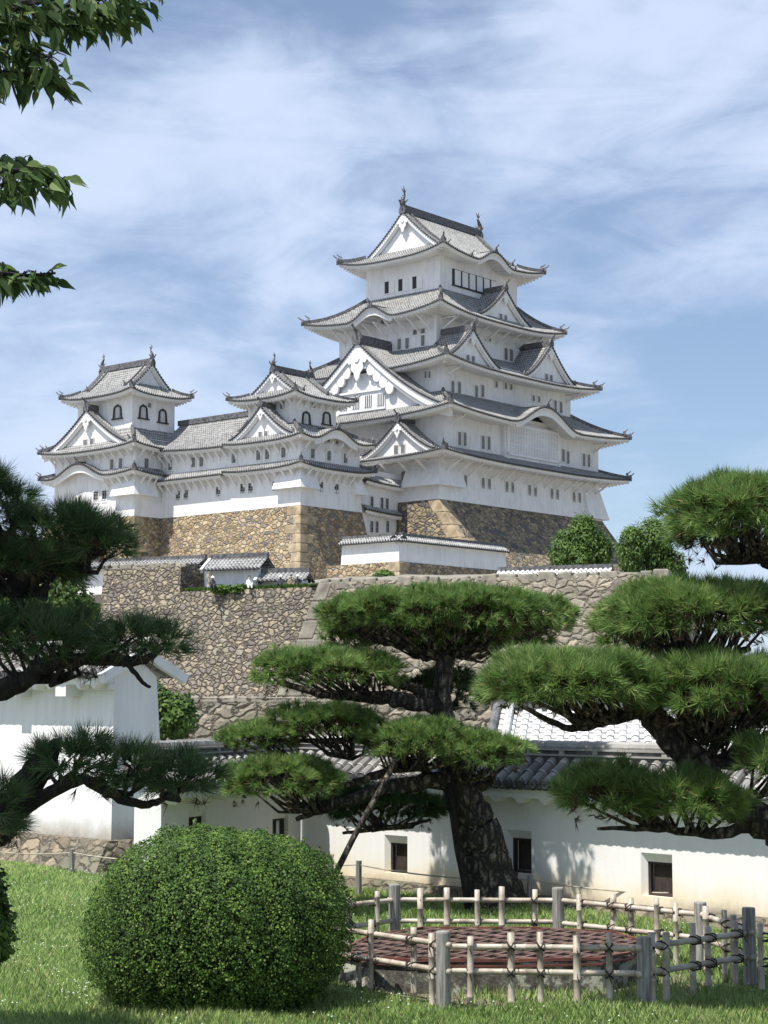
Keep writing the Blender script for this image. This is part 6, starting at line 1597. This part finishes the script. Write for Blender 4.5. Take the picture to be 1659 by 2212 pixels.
# bare, shaded earth around the well and inside the fence front, and the dry margin of the path
fpoly = [(c_.x, c_.y) for c_ in corners]
infence = inside_poly(X, Y, fpoly)
bare = (infence & (Y < wc.y + .3)) | ((np.abs(Y - 17.0) < 1.0) & (X > 1.6) & (X < 4) & (gR.random(n) < .55))
ok &= ~(bare & (gR.random(n) < .85))
patch = np.sin(X * 1.3 + 1.1) * np.sin(Y * .9 + 2) + .6 * np.sin(X * 3.1 + Y * 2.3)
ok &= gR.random(n) < np.clip(.85 + .5 * patch, .35, 1)
ok &= ~((X < -1.6) & (Y < 17.2) & (gR.random(n) < .62))
X = X[ok]; Y = Y[ok]; patch = patch[ok]; m = len(X); H = gR.uniform(.05, .14, m) * (1 + .25 * patch) * np.where(Y < 17.0, 1.15, 1)
H = np.where(X < -1.8, H * .85, H)
a = gR.uniform(0, 2 * pi, m); ln = gR.uniform(.1, .6, m) * H; w = gR.uniform(.004, .0075, m) * (Y / 16)
b = np.stack([X, Y, np.zeros(m)], 1); pw_ = np.stack([np.cos(a + 1.57) * w, np.sin(a + 1.57) * w, np.zeros(m)], 1)
mid = b + np.stack([np.cos(a) * ln * .35, np.sin(a) * ln * .35, H * .6], 1); tip = b + np.stack([np.cos(a) * ln, np.sin(a) * ln, H], 1)
P = np.stack([b - pw_, b + pw_, mid + pw_ * .7, tip, mid - pw_ * .7], 1)
var = np.clip(gR.random(m) * .7 + .15 * patch + .12, 0, .93); var[gR.random(m) < .04] = 1
gs = tri_mesh('grass', P, ['grass_blade'], var, None, nv=5); tag(gs, 'bright green tufted lawn grass around the bush, fence and pine', 'grass', kind='stuff')
# clover flowers
n = 5200; Y = 16 + 15 * gR.random(n) ** 1.2; X = (gR.random(n) * 2 - 1) * (Y * .23)
cl_ = np.sin(X * 1.9 + .5) * np.sin(Y * 1.4 + 1) + .3 * np.sin(5 * X + 3 * Y)
ok = (cl_ > .05) & ~inside_poly(X, Y, lidpoly) & (Y < 28.98 + (X + .855) * (-.70 / .714) - 1 + np.where(X < -1.3, 50, 0)) & (Y < np.where(X < -2.2, 31.8 - (X + 4.85) * .98 - 1.3, 27)) & ~(inside_poly(X, Y, fpoly) & (Y < wc.y + .5)) & (gR.random(n) < np.where(X < -1.5, .75, .4))
X = X[ok]; Y = Y[ok]; m = len(X); Z = gR.uniform(.08, .14, m); r = gR.uniform(.008, .013, m)
c_ = np.stack([X, Y, Z], 1); F = []
for sx_ in (-1, 1):
    for sy_ in (-1, 1):
        for sz_ in (-1, 1): F.append(np.stack([c_ + np.array([sx_, 0, 0]) * r[:, None], c_ + np.array([0, sy_, 0]) * r[:, None], c_ + np.array([0, 0, sz_]) * r[:, None]], 1))
P = np.concatenate(F); fl = tri_mesh('clover_flowers', P, ['flower'], NR.random(len(P)), None); tag(fl, 'small white clover heads dotted over the lawn', 'flowers', kind='stuff')
# bare earth strip along the foot of the walls and under the bush
mb = MB('soil'); 
def strip(pts, z_): mb.poly([(x, y, z_) for x, y in pts])
strip([(xat(255, 17.2), 17.0), (xat(700, 16.9), 16.7), (xat(745, 17.6), 17.5), (xat(720, 19), 19), (xat(250, 19), 19), (xat(215, 17.8), 17.8)], .004)
strip([(c_.x, c_.y) for c_ in corners[:4]] + [(corners[4].x - .3, corners[4].y - .5), (wc.x, wc.y + .3), (xat(720, 19.3), 19.3)], .008)
e_ = mb.build('bare_earth'); tag(e_, kind='structure')
mb = MB('soil'); strip([(-.6, 28.0), (9.0, 18.6), (9.0, 19.6), (-.4, 29.0), (-2.9, 24.5), (-3.3, 24.7)], .006); e_ = mb.build('earth_path'); tag(e_, kind='structure')
# strip of grass on top of the retaining walls
n = 16000; t = gR.random(n); q = gR.random(n)
gx = OL.x + cos(rzL) * (7.8 + 15.5 * t) - sin(rzL) * (q * 2.5 + .05); gy = OL.y + sin(rzL) * (7.8 + 15.5 * t) + cos(rzL) * (q * 2.5 + .05)
b = np.stack([gx, gy, np.full(n, 11.45)], 1); H = gR.uniform(.12, .4, n); a = gR.uniform(0, 6.28, n)
pw_ = np.stack([np.cos(a) * .05, np.sin(a) * .05, 0 * a], 1); tip = b + np.stack([gR.normal(size=n) * .08, gR.normal(size=n) * .08, H], 1)
gt = tri_mesh('ledge_grass', np.stack([b - pw_, b + pw_, tip], 1), ['broad_leaf'], gR.random(n) * .9, None); tag(gt, 'rough grass along the top of the brown retaining wall', 'grass', kind='stuff')

# ---------------------------------------------------------------- visitors sitting on the wall top far behind
m_simple('cloth_white', (0.78, 0.78, 0.78), 0.8, 0.03); m_simple('cloth_dark', (0.05, 0.05, 0.06), 0.8, 0.1); m_simple('cloth_tan', (0.32, 0.24, 0.16), 0.8, 0.1); m_simple('skin', (0.45, 0.29, 0.21), 0.6, 0.05); m_simple('hair', (0.02, 0.017, 0.015), 0.6, 0.1)
def person(u, Y, z, face, label, top, hat):
    x = xat(u, Y); r = root('person', (x, Y, z), label, 'person', 'visitors on the wall top', rz=face)
    J = [((0, 0, .12), .15), ((0, -.02, .38), .14), ((0, -.02, .56), .13), ((0, -.03, .66), .055), ((0, -.05, .76), .085), ((0, -.05, .88), .075),
         ((.17, -.02, .54), .06), ((.24, -.10, .32), .045), ((.14, -.32, .26), .035), ((-.17, -.02, .54), .06), ((-.24, -.10, .32), .045), ((-.14, -.32, .26), .035),
         ((.11, -.05, .12), .10), ((.14, -.45, .28), .075), ((.14, -.52, .0), .05), ((.14, -.68, -.03), .045), ((-.11, -.05, .12), .10), ((-.14, -.45, .30), .075), ((-.14, -.55, .0), .05), ((-.14, -.70, -.03), .045)]
    E_ = [(0, 1), (1, 2), (2, 3), (3, 4), (4, 5), (2, 6), (6, 7), (7, 8), (2, 9), (9, 10), (10, 11), (0, 12), (12, 13), (13, 14), (14, 15), (0, 16), (16, 17), (17, 18), (18, 19)]
    me = bpy.data.meshes.new('body'); me.from_pydata([j[0] for j in J], E_, []); me.materials.append(MAT[top])
    b = bpy.data.objects.new('body', me); COL.objects.link(b); b.parent = r
    b.modifiers.new('skin', 'SKIN'); sv = me.skin_vertices[0].data
    for i, j in enumerate(J): sv[i].radius = (j[1], j[1])
    sv[0].use_root = True; ss = b.modifiers.new('sub', 'SUBSURF'); ss.levels = ss.render_levels = 1
    hb = MB(hat); hb.tube([(0, -.05, .84), (0, -.05, .90), (0, -.05, .99)], [.17 if hat != 'hair' else .10, .115, .04], 12); hb.build('hat' if hat != 'hair' else 'hair', r)
    fb = MB('skin'); fb.tube([(0, -.12, .70), (0, -.135, .78), (0, -.12, .85)], [.04, .068, .05], 8); fb.build('face', r)
person(538, 136.4, 11.55, .2, 'seated visitor in a white top, centre of the grassy wall top', 'cloth_white', 'hair')
person(606, 136.0, 11.55, -.3, 'seated visitor with a pale sun hat before the low shed, left one', 'cloth_dark', 'cloth_white')
person(628, 135.8, 11.55, .1, 'seated visitor in light clothes before the low shed, middle one', 'cloth_tan', 'hair')
person(642, 135.6, 11.55, .3, 'seated visitor in a white hat beside the pale corner blocks', 'cloth_dark', 'cloth_white')
person(459, 137.2, 11.55, 0, 'seated visitor in a white hat below the tiny gatehouse gable', 'cloth_dark', 'cloth_white')

n = 2600; Y = 16.2 + 10 * gR.random(n) ** 1.3; X = (gR.random(n) * 2 - 1) * (Y * .22); ok = ~inside_poly(X, Y, lidpoly) & (Y < 28.98 + (X + .855) * (-.70 / .714) - .9 + np.where(X < -1.3, 50, 0))
X = X[ok]; Y = Y[ok]; n = len(X); a = gR.uniform(0, 6.28, n); c0 = np.stack([X, Y, gR.uniform(.03, .10, n)], 1); dv = np.stack([np.cos(a), np.sin(a), gR.uniform(-.2, .2, n)], 1) * gR.uniform(.03, .07, n)[:, None]
wv = np.stack([-np.sin(a), np.cos(a), 0 * a], 1) * .004
lt = tri_mesh('needle_litter', np.stack([c0 - dv - wv, c0 - dv + wv, c0 + dv + wv, c0 + dv - wv], 1), ['needle_dead'], gR.random(n), None, nv=4); tag(lt, 'dry brown pine needles and twigs fallen on the lawn', 'leaf litter', kind='stuff')
